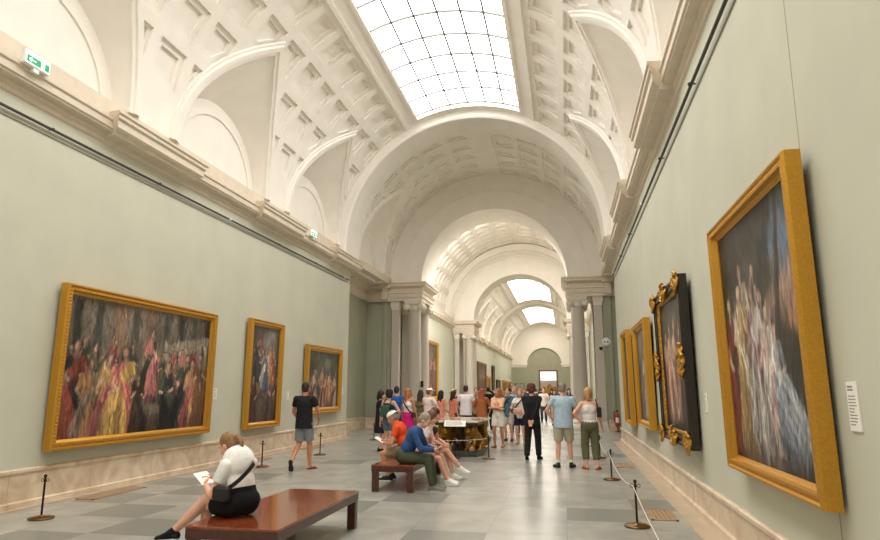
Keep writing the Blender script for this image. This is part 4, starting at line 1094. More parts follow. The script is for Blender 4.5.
# white information lectern in front
t = tag(empty('information_stand', (-2.74, 16.12, 0)), 'white sloping text panel on a thin post before the lion table', 'information panel')
M = MB(); M.lathe([(.14, 0), (.14, .012), (.02, .02)], n=24); M.obj('base', DARKMETAL, t)
M = MB(); M.tube([(0, 0, .01), (0, 0, .80)], .012, 10); M.obj('post', DARKMETAL, t)
Rx = Matrix.Rotation(math.radians(50), 3, 'X')
M = MB(); M.bevbox((0, 0, .83), (.54, .18, .012), .003, Rx); M.obj('panel', CARD, t)
M = MB(); r = random.Random(5)
for i in range(7):
    L = .44 * r.uniform(.6, 1); M.box(Rx @ V((-.23 + L / 2, .06 - .02 * i, .0065)) + V((0, 0, .83)), (L, .006, .0008), Rx)
M.obj('lettering', INK, t)
# ================================================================ PEOPLE
TMP = bpy.data.collections.new('tmp'); SC.collection.children.link(TMP)
def fuse(mb, vox, smooth=2, sfac=.5):
    """union of overlapping closed shapes into one continuous surface"""
    me = mb.mesh('t'); b = bmesh.new(); b.from_mesh(me); bmesh.ops.recalc_face_normals(b, faces=b.faces[:]); b.to_mesh(me); b.free()
    o = bpy.data.objects.new('t', me); TMP.objects.link(o)
    r = o.modifiers.new('r', 'REMESH'); r.mode = 'VOXEL'; r.voxel_size = vox; r.use_smooth_shade = True
    if smooth: s = o.modifiers.new('s', 'SMOOTH'); s.iterations = smooth; s.factor = sfac
    bpy.context.view_layer.update(); dg = bpy.context.evaluated_depsgraph_get(); e = o.evaluated_get(dg)
    res = bpy.data.meshes.new_from_object(e, depsgraph=dg)
    bpy.data.objects.remove(o); bpy.data.meshes.remove(me)
    res.polygons.foreach_set('use_smooth', [True] * len(res.polygons))
    return res

def capsule(M, a, b, ra, rb, n=14, flat=False):
    a, b = V(a), V(b)
    M.tube([a, b], [ra, rb], n)
    if not flat: M.ell(a, (ra,) * 3, u=n, w=8); M.ell(b, (rb,) * 3, u=n, w=8)
def ik(a, t, l1, l2, hint):
    a, t = V(a), V(t); d = t - a; L = d.length
    if L > (l1 + l2) * .998: d = d * ((l1 + l2) * .998 / L); t = a + d; L = d.length
    L = max(L, abs(l1 - l2) * 1.02 + 1e-4)
    x = (l1 * l1 - l2 * l2 + L * L) / (2 * L); h = math.sqrt(max(0, l1 * l1 - x * x))
    u = d.normalized(); hv = V(hint) - u * V(hint).dot(u)
    if hv.length < 1e-4: hv = V((0, 1, 0)) - u * u.y
    return a + u * x + hv.normalized() * h, t
def frame(u, ref):
    """matrix with z along u and x near ref"""
    z = V(u).normalized(); x = V(ref) - z * V(ref).dot(z); x.normalize(); y = z.cross(x)
    return Matrix((x, y, z)).transposed()

def stand(**k):
    p = dict(pelvis=(0, 0, .955), neck=(0, -.015, 1.475), head=(0, .03, 1.64), look=(0, 1, -.1), tw=0,
             hR=(.27, .06, .84), hL=(-.27, .06, .84), eR=(.3, -1, 0), eL=(-.3, -1, 0),
             aR=(.11, 0, .085), aL=(-.11, 0, .085), kR=(.1, 1, 0), kL=(-.1, 1, 0), fR=(.2, 1, 0), fL=(-.2, 1, 0), curl=.5)
    p.update(k); return p
def sit(seat=.43, **k):
    z = seat + .135
    p = stand(pelvis=(0, 0, z), neck=(0, .06, z + .50), head=(0, .12, z + .66), hR=(.12, .36, z + .16), hL=(-.12, .36, z + .16), eR=(1, -.6, -.6), eL=(-1, -.6, -.6),
              aR=(.12, .46, .085), aL=(-.12, .46, .085), kR=(.05, .5, 1), kL=(-.05, .5, 1), fR=(.1, 1, 0), fL=(-.1, 1, 0))
    p.update(k); return p

def person(label, loc, heading, H, pose, outfit, sex='m', skin=None, vox=.011, group=None, face=True, fingers=True):
    skin = skin or SKIN; k = H / 1.75; J = {}; f = sex == 'f'
    kp = k if 'seat' not in pose else 1
    def S(v): return V(v)
    pel, neck, head = V(pose['pelvis']), V(pose['neck']), V(pose['head'])
    st = pel.z > .8
    if st: pel, neck, head = pel * k, neck * k, head * k
    sp = (neck - pel).normalized(); tw = math.radians(pose['tw'])
    rx = V((math.cos(tw), math.sin(tw), 0)); Mt = frame(sp, rx); R_ = Mt @ V((1, 0, 0)); F_ = Mt @ V((0, 1, 0))
    sw = (.165 if f else .19) * k; hw = (.092 if f else .088) * k
    J['sh'] = {s: neck + R_ * (s * sw) - sp * (.055 * k) for s in (1, -1)}
    J['hip'] = {s: pel + V((s * hw, 0, -.03 * k)) for s in (1, -1)}
    ua, fa, th, sn = .295 * k, .255 * k, .43 * k, .425 * k
    J['el'], J['wr'], J['kn'], J['an'] = {}, {}, {}, {}
    for s, c in ((1, 'R'), (-1, 'L')):
        t = V(pose['h' + c]); t = t * k if st else t
        J['el'][s], J['wr'][s] = ik(J['sh'][s], t, ua, fa, pose['e' + c])
        t = V(pose['a' + c]); t = V((t.x * k, t.y * k, t.z)) if st else t
        J['kn'][s], J['an'][s] = ik(J['hip'][s], t, th, sn, pose['k' + c])
    fat = outfit.get('fat', 1.0)
    look = V(pose['look']).normalized(); Mh = frame(V((0, 0, 1)) + look * -.0 + V((0, 0, 0)), V((1, 0, 0)))
    hx = look.cross(V((0, 0, 1))); hx.normalize(); hz = hx.cross(look); Mh = Matrix((hx, look, hz)).transposed()
    def hd(x, y, z): return head + Mh @ V((x * k, y * k, z * k))
    cw = .155 if f else .175
    def torso(M, g, hips=True, hem=0):
        """torso shapes, grown by g"""
        c1 = pel + sp * (.36 * k); c2 = pel + sp * (.17 * k)
        M.ell(c1, (cw * k * fat ** .5 + g, .112 * k * fat + g, .17 * k + g), Mt, u=20, w=14)
        M.ell(c2, ((.128 if f else .15) * k * fat + g, .100 * k * fat + g, .16 * k + g), Mt, u=20, w=14)
        if hips: M.ell(pel + V((0, -.012 * k, 0)), ((.168 if f else .160) * k * fat ** .5 + g, .118 * k * fat + g, .13 * k + g), u=20, w=14)
        for s in (1, -1):
            capsule(M, neck - sp * (.10 * k) + R_ * (s * .05 * k), J['sh'][s] - R_ * (s * .01), .075 * k + g, .056 * k + g)
            capsule(M, neck - sp * (.03 * k), J['sh'][s] - R_ * (s * .02), .045 * k + g, .048 * k + g)
        if f:
            for s in (1, -1): M.ell(c1 + R_ * (s * .07 * k) + F_ * (.075 * k * fat) + sp * .01, (.062 * k + g, .055 * k + g, .062 * k + g), Mt)
    M = MB(); torso(M, 0)
    capsule(M, neck - sp * .03, head + Mh @ V((0, -.02, -.045)) * k, .056 * k if not f else .048 * k, .052 * k if not f else .046 * k)
    # head
    M.ell(hd(0, -.012, .03), (.073 * k, .092 * k, .098 * k), Mh, u=20, w=14); M.ell(hd(0, .024, -.035), (.060 * k, .072 * k, .088 * k), Mh, u=20, w=14)
    M.ell(hd(0, .062, -.092), (.030 * k, .028 * k, .024 * k), Mh); capsule(M, hd(0, .088, .012), hd(0, .108, -.026), .010 * k, .014 * k)
    for s in (1, -1):
        M.ell(hd(s * .030, .074, .026), (.026 * k, .014 * k, .010 * k), Mh); M.ell(hd(s * .074, -.008, -.01), (.012 * k, .022 * k, .033 * k), Mh); M.ell(hd(s * .036, .066, -.03), (.024 * k, .02 * k, .022 * k), Mh)
    M.ell(hd(0, .086, -.055), (.024 * k, .012 * k, .008 * k), Mh)
    # limbs
    for s, c in ((1, 'R'), (-1, 'L')):
        sh, el, wr = J['sh'][s], J['el'][s], J['wr'][s]
        a = .9 if f else 1
        capsule(M, sh, el, .052 * k * a * fat ** .5, .040 * k * a); capsule(M, el, el.lerp(wr, .3), .040 * k * a, .041 * k * a); capsule(M, el.lerp(wr, .3), wr, .041 * k * a, .027 * k * a)
        hip, kn, an = J['hip'][s], J['kn'][s], J['an'][s]
        capsule(M, hip, hip.lerp(kn, .3), .088 * k * fat ** .5, .085 * k * fat ** .5); capsule(M, hip.lerp(kn, .3), kn, .085 * k * fat ** .5, .055 * k); cb = (kn - an).cross(V((1, 0, 0))).normalized()
        if cb.dot(V(pose['f' + c])) > 0: cb = -cb
        capsule(M, kn, kn.lerp(an, .32) + cb * .012, .053 * k, .056 * k); capsule(M, kn.lerp(an, .32) + cb * .012, an, .056 * k, .036 * k)
        fd = V(pose['f' + c]).normalized(); side = fd.cross(V((0, 0, 1))).normalized(); up = side.cross(fd)
        capsule(M, an, an - fd * .035 * k - up * .045 * k, .036 * k, .033 * k)
        capsule(M, an - up * .025 * k + fd * .02 * k, an + fd * .14 * k - up * .052 * k, .036 * k, .026 * k); capsule(M, an - fd * .03 * k - up * .052 * k, an + fd * .15 * k - up * .056 * k, .03 * k, .027 * k)
        M.ell(an + fd * .165 * k - up * .06 * k, (.043 * k, .045 * k, .022 * k), Matrix((side, fd, up)).transposed())
        # hand: palm, four fingers of different length, thumb from the side of the palm
        d = V(pose.get('d' + c, (wr - el))).normalized(); pn = V(pose.get('p' + c, R_ * -s)); pn = (pn - d * pn.dot(d)).normalized(); ac = d.cross(pn) * s
        hk = k * (.92 if f else 1)
        MM = Matrix((ac, d, pn)).transposed()
        M.ell(wr + d * .050 * hk, (.041 * hk, .056 * hk, .018 * hk), MM); capsule(M, wr, wr + d * .03 * hk, .025 * hk, .026 * hk)
        if fingers:
            cu = pose['curl']
            for i, (off, ln) in enumerate(((.030, .072), (.010, .080), (-.010, .075), (-.029, .058))):
                p0 = wr + d * .088 * hk + ac * off * hk; dd = d.copy(); ax = d.cross(pn)
                for j, q in enumerate((.45, .32, .23)):
                    dd = Quaternion(ax, cu * (.5 + .35 * j) * (1 + .07 * i)) @ dd; p1 = p0 + dd * ln * q * hk; capsule(M, p0, p1, (.0092 - .0006 * j) * hk, (.0088 - .0007 * j) * hk, 8); p0 = p1
            p0 = wr + d * .03 * hk + ac * .03 * hk; p1 = p0 + (d * .6 + ac * .75 + pn * .3).normalized() * .038 * hk; p2 = p1 + (d * .95 + ac * .1 + pn * .5).normalized() * .032 * hk
            capsule(M, p0, p1, .013 * hk, .0105 * hk, 8); capsule(M, p1, p2, .0105 * hk, .0085 * hk, 8)
    body = fuse(M, vox, 2, .35)
    body.materials.append(skin)
    if face:
        b = MB()
        for s in (1, -1):
            b.ell(hd(s * .031, .079, .008), (.0125 * k, .008 * k, .007 * k), Mh, mi=1, u=10, w=8); b.ell(hd(s * .031, .0855, .008), (.0055 * k, .003 * k, .0055 * k), Mh, mi=2, u=8, w=6)
            b.tube([hd(s * .016, .089, .026), hd(s * .032, .088, .031), hd(s * .05, .076, .026)], .0035 * k, 6, mi=2)
        b.ell(hd(0, .0915, -.055), (.021 * k, .007 * k, .0065 * k), Mh, mi=3, u=10, w=6)
        fm = b.mesh('f'); bm = bmesh.new(); bm.from_mesh(body); bm.from_mesh(fm); bm.to_mesh(body); bm.free(); bpy.data.meshes.remove(fm)
        for q in (EYEW, outfit.get('haircol') and fabric(*outfit['haircol']) or BLACKP, LIP): body.materials.append(q)
    root = bpy.data.objects.new('person', body); COL.objects.link(root); root.location = loc; root.rotation_euler = (0, 0, math.radians(heading))
    tag(root, label, 'person', group)
    def child(name, mb, m, v=None, sm=2, parent=None, lab=None):
        me = fuse(mb, v or vox, sm) if v != 0 else mb.mesh(name)
        me.name = name; me.materials.append(m); o = bpy.data.objects.new(name, me); COL.objects.link(o); o.parent = parent or root
        if lab: o['label'] = lab
        return o
    # ---- clothing
    t = outfit.get('top')
    if t:
        kind, colr = t[0], t[1]; G = MB(); torso(G, .013, hips=True)
        slv = {'tank': 0, 'tee': .55, 'elbow': 1.0, 'long': 2}[kind]
        hem = pel + V((0, 0, -.02 * k)); 
        tuck = outfit.get('tuck', False)
        if not tuck and st:
            hz = -.13 * k
            rr = []
            for zz, gx in ((.36 * k, -.02), (.26 * k, -.008), (.14 * k, -.004), (.02, .006), (hz, .014)):
                rr.append([pel + V((math.cos(a) * ((.165 if f else .168) * k * fat ** .5 + .012 + gx), math.sin(a) * (.118 * k * fat + .014 + gx) - .008, zz)) for a in np.linspace(0, 2 * PI, 25)[:-1]])
            G.loft(rr, close=True, caps=True)
        if kind == 'tank':
            G = MB(); c1 = pel + sp * (.36 * k); c2 = pel + sp * (.17 * k); g = .012
            G.ell(c1 - sp * .02 * k, (cw * k * fat ** .5 + g, .112 * k * fat + g, .16 * k + g), Mt, u=20, w=14); G.ell(c2, ((.128 if f else .15) * k * fat + g, .1 * k * fat + g, .16 * k + g), Mt); G.ell(pel + V((0, -.012 * k, 0.02)), (.165 * k * fat ** .5 + g, .118 * k * fat + g, .11 * k + g))
            for s in (1, -1):
                G.ell(c1 + R_ * (s * .07 * k) + F_ * (.075 * k * fat) + sp * .01, (.062 * k + g, .055 * k + g, .062 * k + g), Mt)
                capsule(G, neck - sp * .03 * k + R_ * (s * .085 * k), neck - sp * .20 * k + R_ * (s * .075 * k) - F_ * (.10 * k), .03, .034); capsule(G, neck - sp * .055 * k + R_ * (s * .085 * k), neck - sp * .20 * k + R_ * (s * .075 * k) + F_ * (.08 * k), .022, .03)
        for s in (1, -1):
            sh, el, wr = J['sh'][s], J['el'][s], J['wr'][s]
            if slv: 
                w0 = .068 * k if slv < 1.5 else .064 * k; G.ell(sh, (w0,) * 3)
                q = min(slv, 1); G.tube([sh, sh.lerp(el, q)], [w0, (.064 if slv < 1.5 else .054) * k], 16)
            if slv >= 2: G.ell(el, (.055 * k,) * 3); G.tube([el, el.lerp(wr, .5), el.lerp(wr, .96)], [.055 * k, .05 * k, .04 * k], 14)
        nm = {'tank': 'top', 'tee': 'shirt', 'elbow': 'shirt', 'long': 'sweater'}[kind]
        o = child(outfit.get('topname', nm), G, colr if not isinstance(colr, tuple) else fabric(*colr), sm=7)
    bt = outfit.get('bottom')
    if bt:
        kind, colr = bt[0], bt[1]; G = MB(); g = .017; topcut = .13
        G.ell(pel + V((0, -.012 * k, -.0)), ((.168 if f else .160) * k * fat ** .5 + g, .118 * k * fat + g, .125 * k + g), u=20, w=14)
        if st or True: G.tube([pel + sp * -.02, pel + sp * (.115 * k)], [.10 * k, .10 * k], 20)
        if tuck_ring(outfit):
            rr = [[pel + sp * zz + R_ * (math.cos(a) * (w_ * k * fat ** .5 + g)) + F_ * (math.sin(a) * (d_ * k * fat + g)) for a in np.linspace(0, 2 * PI, 25)[:-1]] for zz, w_, d_ in ((0, .15, .108), (.06 * k, .145, .104), (.13 * k, .138, .1))]
            G.loft(rr, close=True, caps=True)
        for s in (1, -1):
            hip, kn, an = J['hip'][s], J['kn'][s], J['an'][s]
            if kind == 'shorts':
                q = bt[2] if len(bt) > 2 else .72
                G.ell(hip, (.104 * k * fat ** .5,) * 3); G.tube([hip, hip.lerp(kn, q * .5), hip.lerp(kn, q)], [.104 * k * fat ** .5, .103 * k * fat ** .5, .096 * k], 18)
            elif kind == 'trousers':
                w_ = bt[2] if len(bt) > 2 else 1.0; q = bt[3] if len(bt) > 3 else .97
                G.ell(hip, (.103 * k * fat ** .5,) * 3); G.tube([hip, hip.lerp(kn, .5), kn], [.103 * k * fat ** .5, .096 * k, .072 * k * w_], 18); G.ell(kn, (.072 * k * w_,) * 3); G.tube([kn, kn.lerp(an, .4) , kn.lerp(an, q)], [.072 * k * w_, .068 * k * w_, .058 * k * w_], 18)
            elif kind == 'skirt' and not st:
                q = bt[2]; G.ell(hip, (.112 * k,) * 3); G.tube([hip, hip.lerp(kn, q)], [.112 * k, .094 * k], 18)
        if kind == 'skirt' and st:
            zh = J['hip'][1].z - (J['hip'][1].z - J['kn'][1].z) * bt[2]
            rr = [[V((pel.x + math.cos(a) * r_, pel.y + math.sin(a) * r2, z_)) for a in np.linspace(0, 2 * PI, 29)[:-1]] for z_, r_, r2 in ((pel.z, .185 * k, .138 * k), (pel.z - .12 * k, .20 * k, .15 * k), (zh, .225 * k, .18 * k))]
            G.loft(rr, close=True, caps=True)
        if kind == 'skirt' and not st: G.tube([J['hip'][1].lerp(J['kn'][1], .1), J['hip'][-1].lerp(J['kn'][-1], .1)], [.1 * k, .1 * k], 14)
        child({'shorts': 'shorts', 'trousers': 'trousers', 'skirt': 'skirt'}[kind], G, fabric(*colr), sm=3)
    sh_ = outfit.get('shoes')
    if sh_:
        kind, colr = sh_
        for s, c in ((1, 'R'), (-1, 'L')):
            an = J['an'][s]; fd = V(pose['f' + c]).normalized(); side = fd.cross(V((0, 0, 1))).normalized(); up = side.cross(fd); MF = Matrix((side, fd, up)).transposed(); G = MB()
            low = .083 * k
            if kind == 'shoe':
                capsule(G, an - fd * .038 * k - up * .038 * k, an + fd * .11 * k - up * .043 * k, .042 * k, .037 * k); capsule(G, an - fd * .01 * k + up * .005, an + fd * .07 * k - up * .03 * k, .043 * k, .036 * k); G.ell(an + fd * .15 * k - up * .052 * k, (.047 * k, .06 * k, .03 * k), MF)
                so = child('shoe', G, fabric(*colr), sm=2)
                L = MB(); rr = [[an + side * (x * w_) * k + fd * y * k - up * (zz * k) for x, y, w_ in outline] for zz, outline in ((.062, SOLE), (.083, SOLE))]
                L.loft(rr, close=True, caps=True); child('sole', L, fabric(*outfit.get('sole', (230, 228, 222))), 0, parent=so)
                if outfit.get('laces'):
                    Q = MB()
                    for q in range(4):
                        y = .045 + .022 * q; zz = .005 + .008 * q; Q.tube([an + side * x * k + fd * y * k - up * (zz + abs(x) * .5 - .012) * k for x in (-.026, -.012, .012, .026)], .0035, 6)
                    child('laces', Q, fabric(200, 198, 194), 0, parent=so)
            else:
                L = MB(); L.loft([[an + side * (x * w_ * 1.05) * k + fd * y * 1.03 * k - up * (zz * k) for x, y, w_ in SOLE] for zz in (.070, .085)], close=True, caps=True)
                so = child('sandal', L, fabric(*colr), 0)
                Q = MB(); Q.tube([an + side * .046 * k * math.cos(a) + fd * .11 * k - up * (.078 - .055 * math.sin(a)) * k for a in np.linspace(0, PI, 9)], .009, 8); Q.tube([an + side * .04 * k * math.cos(a) - up * (.075 - .07 * math.sin(a)) * k for a in np.linspace(0, PI, 9)], .007, 8); child('strap', Q, fabric(*colr), 0, parent=so)
            if outfit.get('socks'):
                Q = MB(); Q.tube([an - up * .02, an + (J['kn'][s] - an).normalized() * .08 * k], [.045 * k, .045 * k], 12); child('sock', Q, fabric(*outfit['socks']), 0)
    # ---- hair and headwear
    hc = outfit.get('haircol'); hs = outfit.get('hair', 'short')
    if hc:
        G = MB(); g = {'short': .010, 'curly': .028, 'long': .014, 'pony': .010, 'bun': .010, 'bob': .02}[hs] * k
        G.ell(hd(0, -.026, .040), (.073 * k + g, .086 * k + g, .088 * k + g), Mh, u=20, w=14)
        G.ell(hd(0, -.052, -.005), (.068 * k + g, .055 * k + g, .075 * k + g), Mh, u=20, w=14)
        for s in (1, -1): G.ell(hd(s * .060, -.02, .025), (.02 * k, .045 * k, .05 * k), Mh)
        if hs == 'curly':
            r = random.Random(3)
            for _ in range(60):
                a, b_ = r.uniform(0, 2 * PI), r.uniform(-.3, 1); G.ell(hd(.09 * math.cos(a) * math.sqrt(max(0, 1 - b_ * b_ * .6)), -.045 + .085 * math.sin(a) * (1 if math.sin(a) < 0 else .5), .03 + .1 * b_), (.026 * k,) * 3, u=8, w=6)
        if hs == 'bob':
            for s in (1, -1): capsule(G, hd(s * .07, -.02, .02), hd(s * .075, -.01, -.10), .035 * k, .03 * k)
            capsule(G, hd(0, -.08, 0), hd(0, -.085, -.11), .06 * k, .055 * k)
        if hs == 'long':
            bk = -(Mh @ V((0, 1, 0))); bk.z = 0
            for x in (-.055, -.02, .02, .055): capsule(G, hd(x, -.075, -.02), V(hd(x * 1.3, -.10, -.02)) + V((0, 0, -.26 * k)) + bk * .02, .04 * k, .026 * k)
            for s in (1, -1): capsule(G, hd(s * .07, -.02, .0), V(hd(s * .085, -.03, 0)) + V((0, 0, -.20 * k)), .028 * k, .022 * k)
        if hs == 'pony':
            G.ell(hd(0, -.125, .03), (.03 * k,) * 3); capsule(G, hd(0, -.13, .03), V(hd(0, -.15, -.04)), .03 * k, .024 * k); capsule(G, hd(0, -.15, -.04), V(hd(0, -.135, -.12)), .024 * k, .012 * k)
        if hs == 'bun': G.ell(hd(0, -.115, .07), (.042 * k,) * 3, u=12, w=8)
        ho = child('hair', G, mat('hair_%d_%d_%d' % hc, srgb(*hc), .55, noise=.35, nscale=60, bump=.6, bscale=70), min(vox, .012), 2)
    cp = outfit.get('cap')
    if cp:
        G = MB(); n = 20; rr = []
        for i in range(7):
            t_ = PI / 2 * i / 6; rr.append([hd(.090 * math.cos(t_) * math.cos(a), -.015 + .107 * math.cos(t_) * math.sin(a), .052 + .080 * math.sin(t_)) for a in np.linspace(0, 2 * PI, n + 1)[:-1]])
        G.loft(rr, close=True, smooth=True, caps=True); co = child('cap', G, fabric(*cp), 0)
        L = MB(); e = -1 if outfit.get('backcap') else 1
        ot = [(.088 * math.cos(a), -.015 + e * .10 * math.sin(a)) for a in np.linspace(.25, PI - .25, 9)] + [(.072 * math.cos(a), -.015 + e * (.10 + .085 * math.sin(a))) for a in np.linspace(PI - .3, .3, 9)]
        if outfit.get('hat'): ot = [(.15 * math.cos(a), -.015 + .165 * math.sin(a)) for a in np.linspace(0, 2 * PI, 25)[:-1]]
        L.loft([[hd(x, y, zz) for x, y in ot] for zz in (.050, .060)], close=True, caps=True); child('brim', L, fabric(*cp), 0, parent=co)
    bpy.context.view_layer.update()
    J['hd'] = hd; J['root'] = root; J['pel'] = pel; J['sp'] = sp; J['R'] = R_; J['F'] = F_; J['neck'] = neck; J['k'] = k; J['fat'] = fat
    J['W'] = lambda p: root.matrix_world @ V(p)
    return J
def tuck_ring(o): return o.get('tuck', False) or o.get('highwaist', False)
SOLE = [(1, y, w) for y, w in ((-.062, .012), (-.052, .028), (-.02, .034), (.04, .034), (.10, .044), (.15, .047), (.185, .034), (.20, .012))] + [(-1, y, w) for y, w in ((.20, .012), (.185, .034), (.15, .047), (.10, .044), (.04, .034), (-.02, .034), (-.052, .028), (-.062, .012))]

def world_obj(mb, J, name, m, label, cat, group=None):
    """things carried: built in the person's own coordinates, then put into the world as things of their own"""
    mb.v = [tuple(J['W'](p)) for p in mb.v]; o = mb.obj(name, m); return tag(o, label, cat, group)
def strap_bag(J, side, colr, label, cat='bag', size=(.24, .09, .17), drop=-.02, fwd=.10, name='shoulder_bag'):
    """bag at the hip on `side` with a strap across the body to the other shoulder"""
    k, pel, sp, R_, F_, neck = J['k'], J['pel'], J['sp'], J['R'], J['F'], J['neck']
    c = pel + R_ * (side * .215 * k * J['fat'] ** .5) + F_ * fwd + V((0, 0, drop))
    Mx = Matrix((R_.cross(V((0, 0, 1))), R_, V((0, 0, 1)))).transposed()
    B = MB(); B.bevbox(c, size, .03, Mx, seg=3); B.v = [tuple(J['W'](p)) for p in B.v]
    root = tag(B.obj(name, colr), label, cat)
    T = MB(); d = .112 * k * J['fat'] + .034; wmax = .185 * k * J['fat'] ** .5 + .04
    r0, r1 = -side * .115 * k, side * .20 * k * J['fat'] ** .5
    h0 = (neck - pel).dot(sp) - .015; h1 = max((c - pel).dot(sp) + size[2] * .3, .05)
    for e in (-1, 1):
        q = []
        for i in range(17):
            t = i / 16; rr_ = r0 + (r1 - r0) * t; hh_ = h0 + (h1 - h0) * t
            dep = d * math.sqrt(max(0.02, 1 - (rr_ / wmax) ** 2)) * min(1, .35 + t * 3.2)
            q.append(pel + sp * (hh_ + (.03 if i == 0 else 0)) + R_ * rr_ + F_ * (e * dep))
        rg = []
        for i, p in enumerate(q):
            tg = (q[min(i + 1, 16)] - q[max(i - 1, 0)]).normalized(); wd = tg.cross(F_).normalized() * .021; th = F_ * (e * .005)
            rg.append([p - wd, p + wd, p + wd + th, p - wd + th])
        T.loft(rg, close=True, caps=True)
    T.v = [tuple(J['W'](p)) for p in T.v]; so_ = T.obj('strap', colr, fix=True); so_.parent = root
    return root
def held_sheet(J, at_, u, v, w, h, m, label, cat='leaflet', name='leaflet', th=.004):
    u, v = V(u).normalized(), V(v).normalized(); n = u.cross(v).normalized(); v = n.cross(u)
    M = MB(); M.box(at_, (w, h, th), Matrix((u, v, n)).transposed()); return world_obj(M, J, name, m, label, cat)
# ---------------------------------------------------------------- who is where
# the woman reading on the near end of the foreground bench
J = person('person seated on the foreground bench in white t-shirt and black skirt, reading', (-3.16, 6.13, 0), 72, 1.75,
    sit(.43, pelvis=(0, .03, .575), neck=(0, .10, .97), head=(-.03, .215, 1.095), look=(-.15, 1, -.6), hR=(.04, .46, .73), hL=(-.12, .40, .70), eR=(.8, -.5, -1), eL=(-.7, -.6, -1),
        aR=(-.26, .67, .27), kR=(.0, .2, 1), fR=(-.25, 1, -.12), aL=(-.02, .50, .085), kL=(0, .5, 1), fL=(0, 1, 0), curl=.7),
    dict(top=('tee', (244, 242, 240)), bottom=('skirt', (24, 24, 27), .66), highwaist=True, shoes=('shoe', (28, 28, 30)), laces=True, haircol=(146, 108, 72), hair='pony', fat=1.16), 'f', vox=.0065)
strap_bag(J, -1, mat('black_nylon', srgb(26, 26, 28), .55), 'black crossbody bag at the hip of the reader on the foreground bench', size=(.20, .08, .14), drop=.10, fwd=.03)
held_sheet(J, (-.04, .52, .765), (1, -.2, .1), (.1, 1, .55), .15, .20, CARD, 'white leaflet held by the reader on the foreground bench')

# bench group
J = person('grey-haired person in blue sweater seated on the far bench, looking at a phone', (-2.74, 10.98, 0), -90, 1.76,
    sit(.43, neck=(0, .23, .99), head=(.0, .35, 1.135), look=(.05, 1, -.75), hR=(.06, .52, .66), hL=(-.08, .50, .65), eR=(1, -.4, -.6), eL=(-1, -.4, -.6), aR=(.14, .52, .085), aL=(-.05, .50, .085), curl=.9),
    dict(top=('long', (52, 84, 132)), bottom=('trousers', (76, 80, 62)), shoes=('shoe', (128, 124, 116)), sole=(190, 186, 176), haircol=(156, 146, 132), hair='short', fat=1.15), vox=.009)
held_sheet(J, (0, .58, .67), (1, 0, 0), (0, 1, .35), .08, .16, BLACKP, 'dark phone in the hands of the person in blue sweater', 'phone', 'phone', .009)
J = person('person in orange t-shirt and white cap seated on the far bench facing away', (-2.96, 12.0, 0), 90, 1.75,
    sit(.43, neck=(.0, .17, 1.0), head=(-.02, .27, 1.135), look=(-.1, 1, -.7), hR=(.06, .42, .70), hL=(-.12, .38, .68), eR=(1, -.4, -.8), eL=(-1, -.4, -.8), aR=(.12, .30, .085), aL=(-.12, .30, .085), curl=.8),
    dict(top=('tee', (226, 84, 40)), bottom=('shorts', (150, 134, 104), .8), shoes=('shoe', (50, 46, 44)), haircol=(150, 136, 120), hair='short', cap=(236, 232, 224), backcap=True, fat=1.1), skin=SKIN2, vox=.009)
held_sheet(J, (-.03, .50, .73), (1, 0, 0), (0, 1, .6), .24, .20, CARD, 'open white leaflet held by the person in orange on the far bench')
J = person('brown-haired person in white t-shirt seated second along the far bench', (-2.64, 11.62, 0), -90, 1.66,
    sit(.43, neck=(0, .14, 1.0), head=(0, .24, 1.155), look=(.1, 1, -.45), hR=(.06, .38, .64), hL=(-.08, .36, .62), aR=(.10, .56, .085), aL=(-.10, .52, .085), curl=.8),
    dict(top=('tee', (236, 222, 220)), bottom=('shorts', (222, 170, 160), .8), shoes=('shoe', (238, 236, 230)), haircol=(112, 76, 52), hair='bob'), 'f', vox=.010)
o = MB(); o.bevbox((.0, .30, .62), (.30, .16, .13), .04); world_obj(o, J, 'handbag', fabric(54, 44, 40), 'dark soft handbag on the lap of the second seated person on the far bench', 'bag')
J = person('dark-haired person in black vest seated last on the far bench with legs crossed', (-2.64, 12.3, 0), -90, 1.66,
    sit(.43, neck=(0, .10, 1.02), head=(0, .17, 1.185), look=(.15, 1, -.3), hR=(.10, .36, .62), hL=(-.08, .36, .64), aR=(.02, .66, .22), kR=(0, .3, 1), aL=(-.03, .50, .085), fR=(0, 1, -.2), curl=.8),
    dict(top=('tank', (60, 54, 60)), bottom=('shorts', (226, 190, 180), .8), shoes=('shoe', (240, 238, 232)), haircol=(66, 42, 32), hair='bob'), 'f', vox=.010)

# the walker on the left and the three standing with their backs to us
person('person in black t-shirt and grey shorts walking away along the left wall', (-5.50, 13.2, 0), -4, 1.80,
    stand(aR=(.09, .14, .085), aL=(-.10, -.30, .21), fL=(-.1, .45, -1), fR=(.35, 1, 0), kL=(-.05, 1, -.2), hR=(.21, .24, .98), hL=(-.22, .22, .96), eR=(1, -.8, 0), eL=(-1, -.8, 0), look=(0, 1, .05)),
    dict(top=('tee', (38, 38, 40)), bottom=('shorts', (136, 142, 148), .82), shoes=('sandal', (52, 54, 50)), haircol=(48, 34, 26), hair='short'), skin=SKIN2, vox=.009)
person('person dressed all in black with hands clasped behind the back and curly hair', (-.83, 16.1, 0), -6, 1.78,
    stand(hR=(.035, -.165, .90), hL=(-.035, -.175, .85), eR=(1, -.9, 0), eL=(-1, -.9, 0), dR=(-.5, -.1, -.9), dL=(.3, -.1, -1), pR=(0, -1, 0), pL=(0, -1, 0), aL=(-.13, -.12, .10), aR=(.12, .1, .085), fL=(-.15, 1, -.15), look=(.1, 1, 0)),
    dict(top=('long', (36, 35, 36)), bottom=('trousers', (38, 36, 36), 1.15), shoes=('shoe', (24, 22, 22)), sole=(30, 28, 28), haircol=(104, 58, 38), hair='curly'), vox=.009)
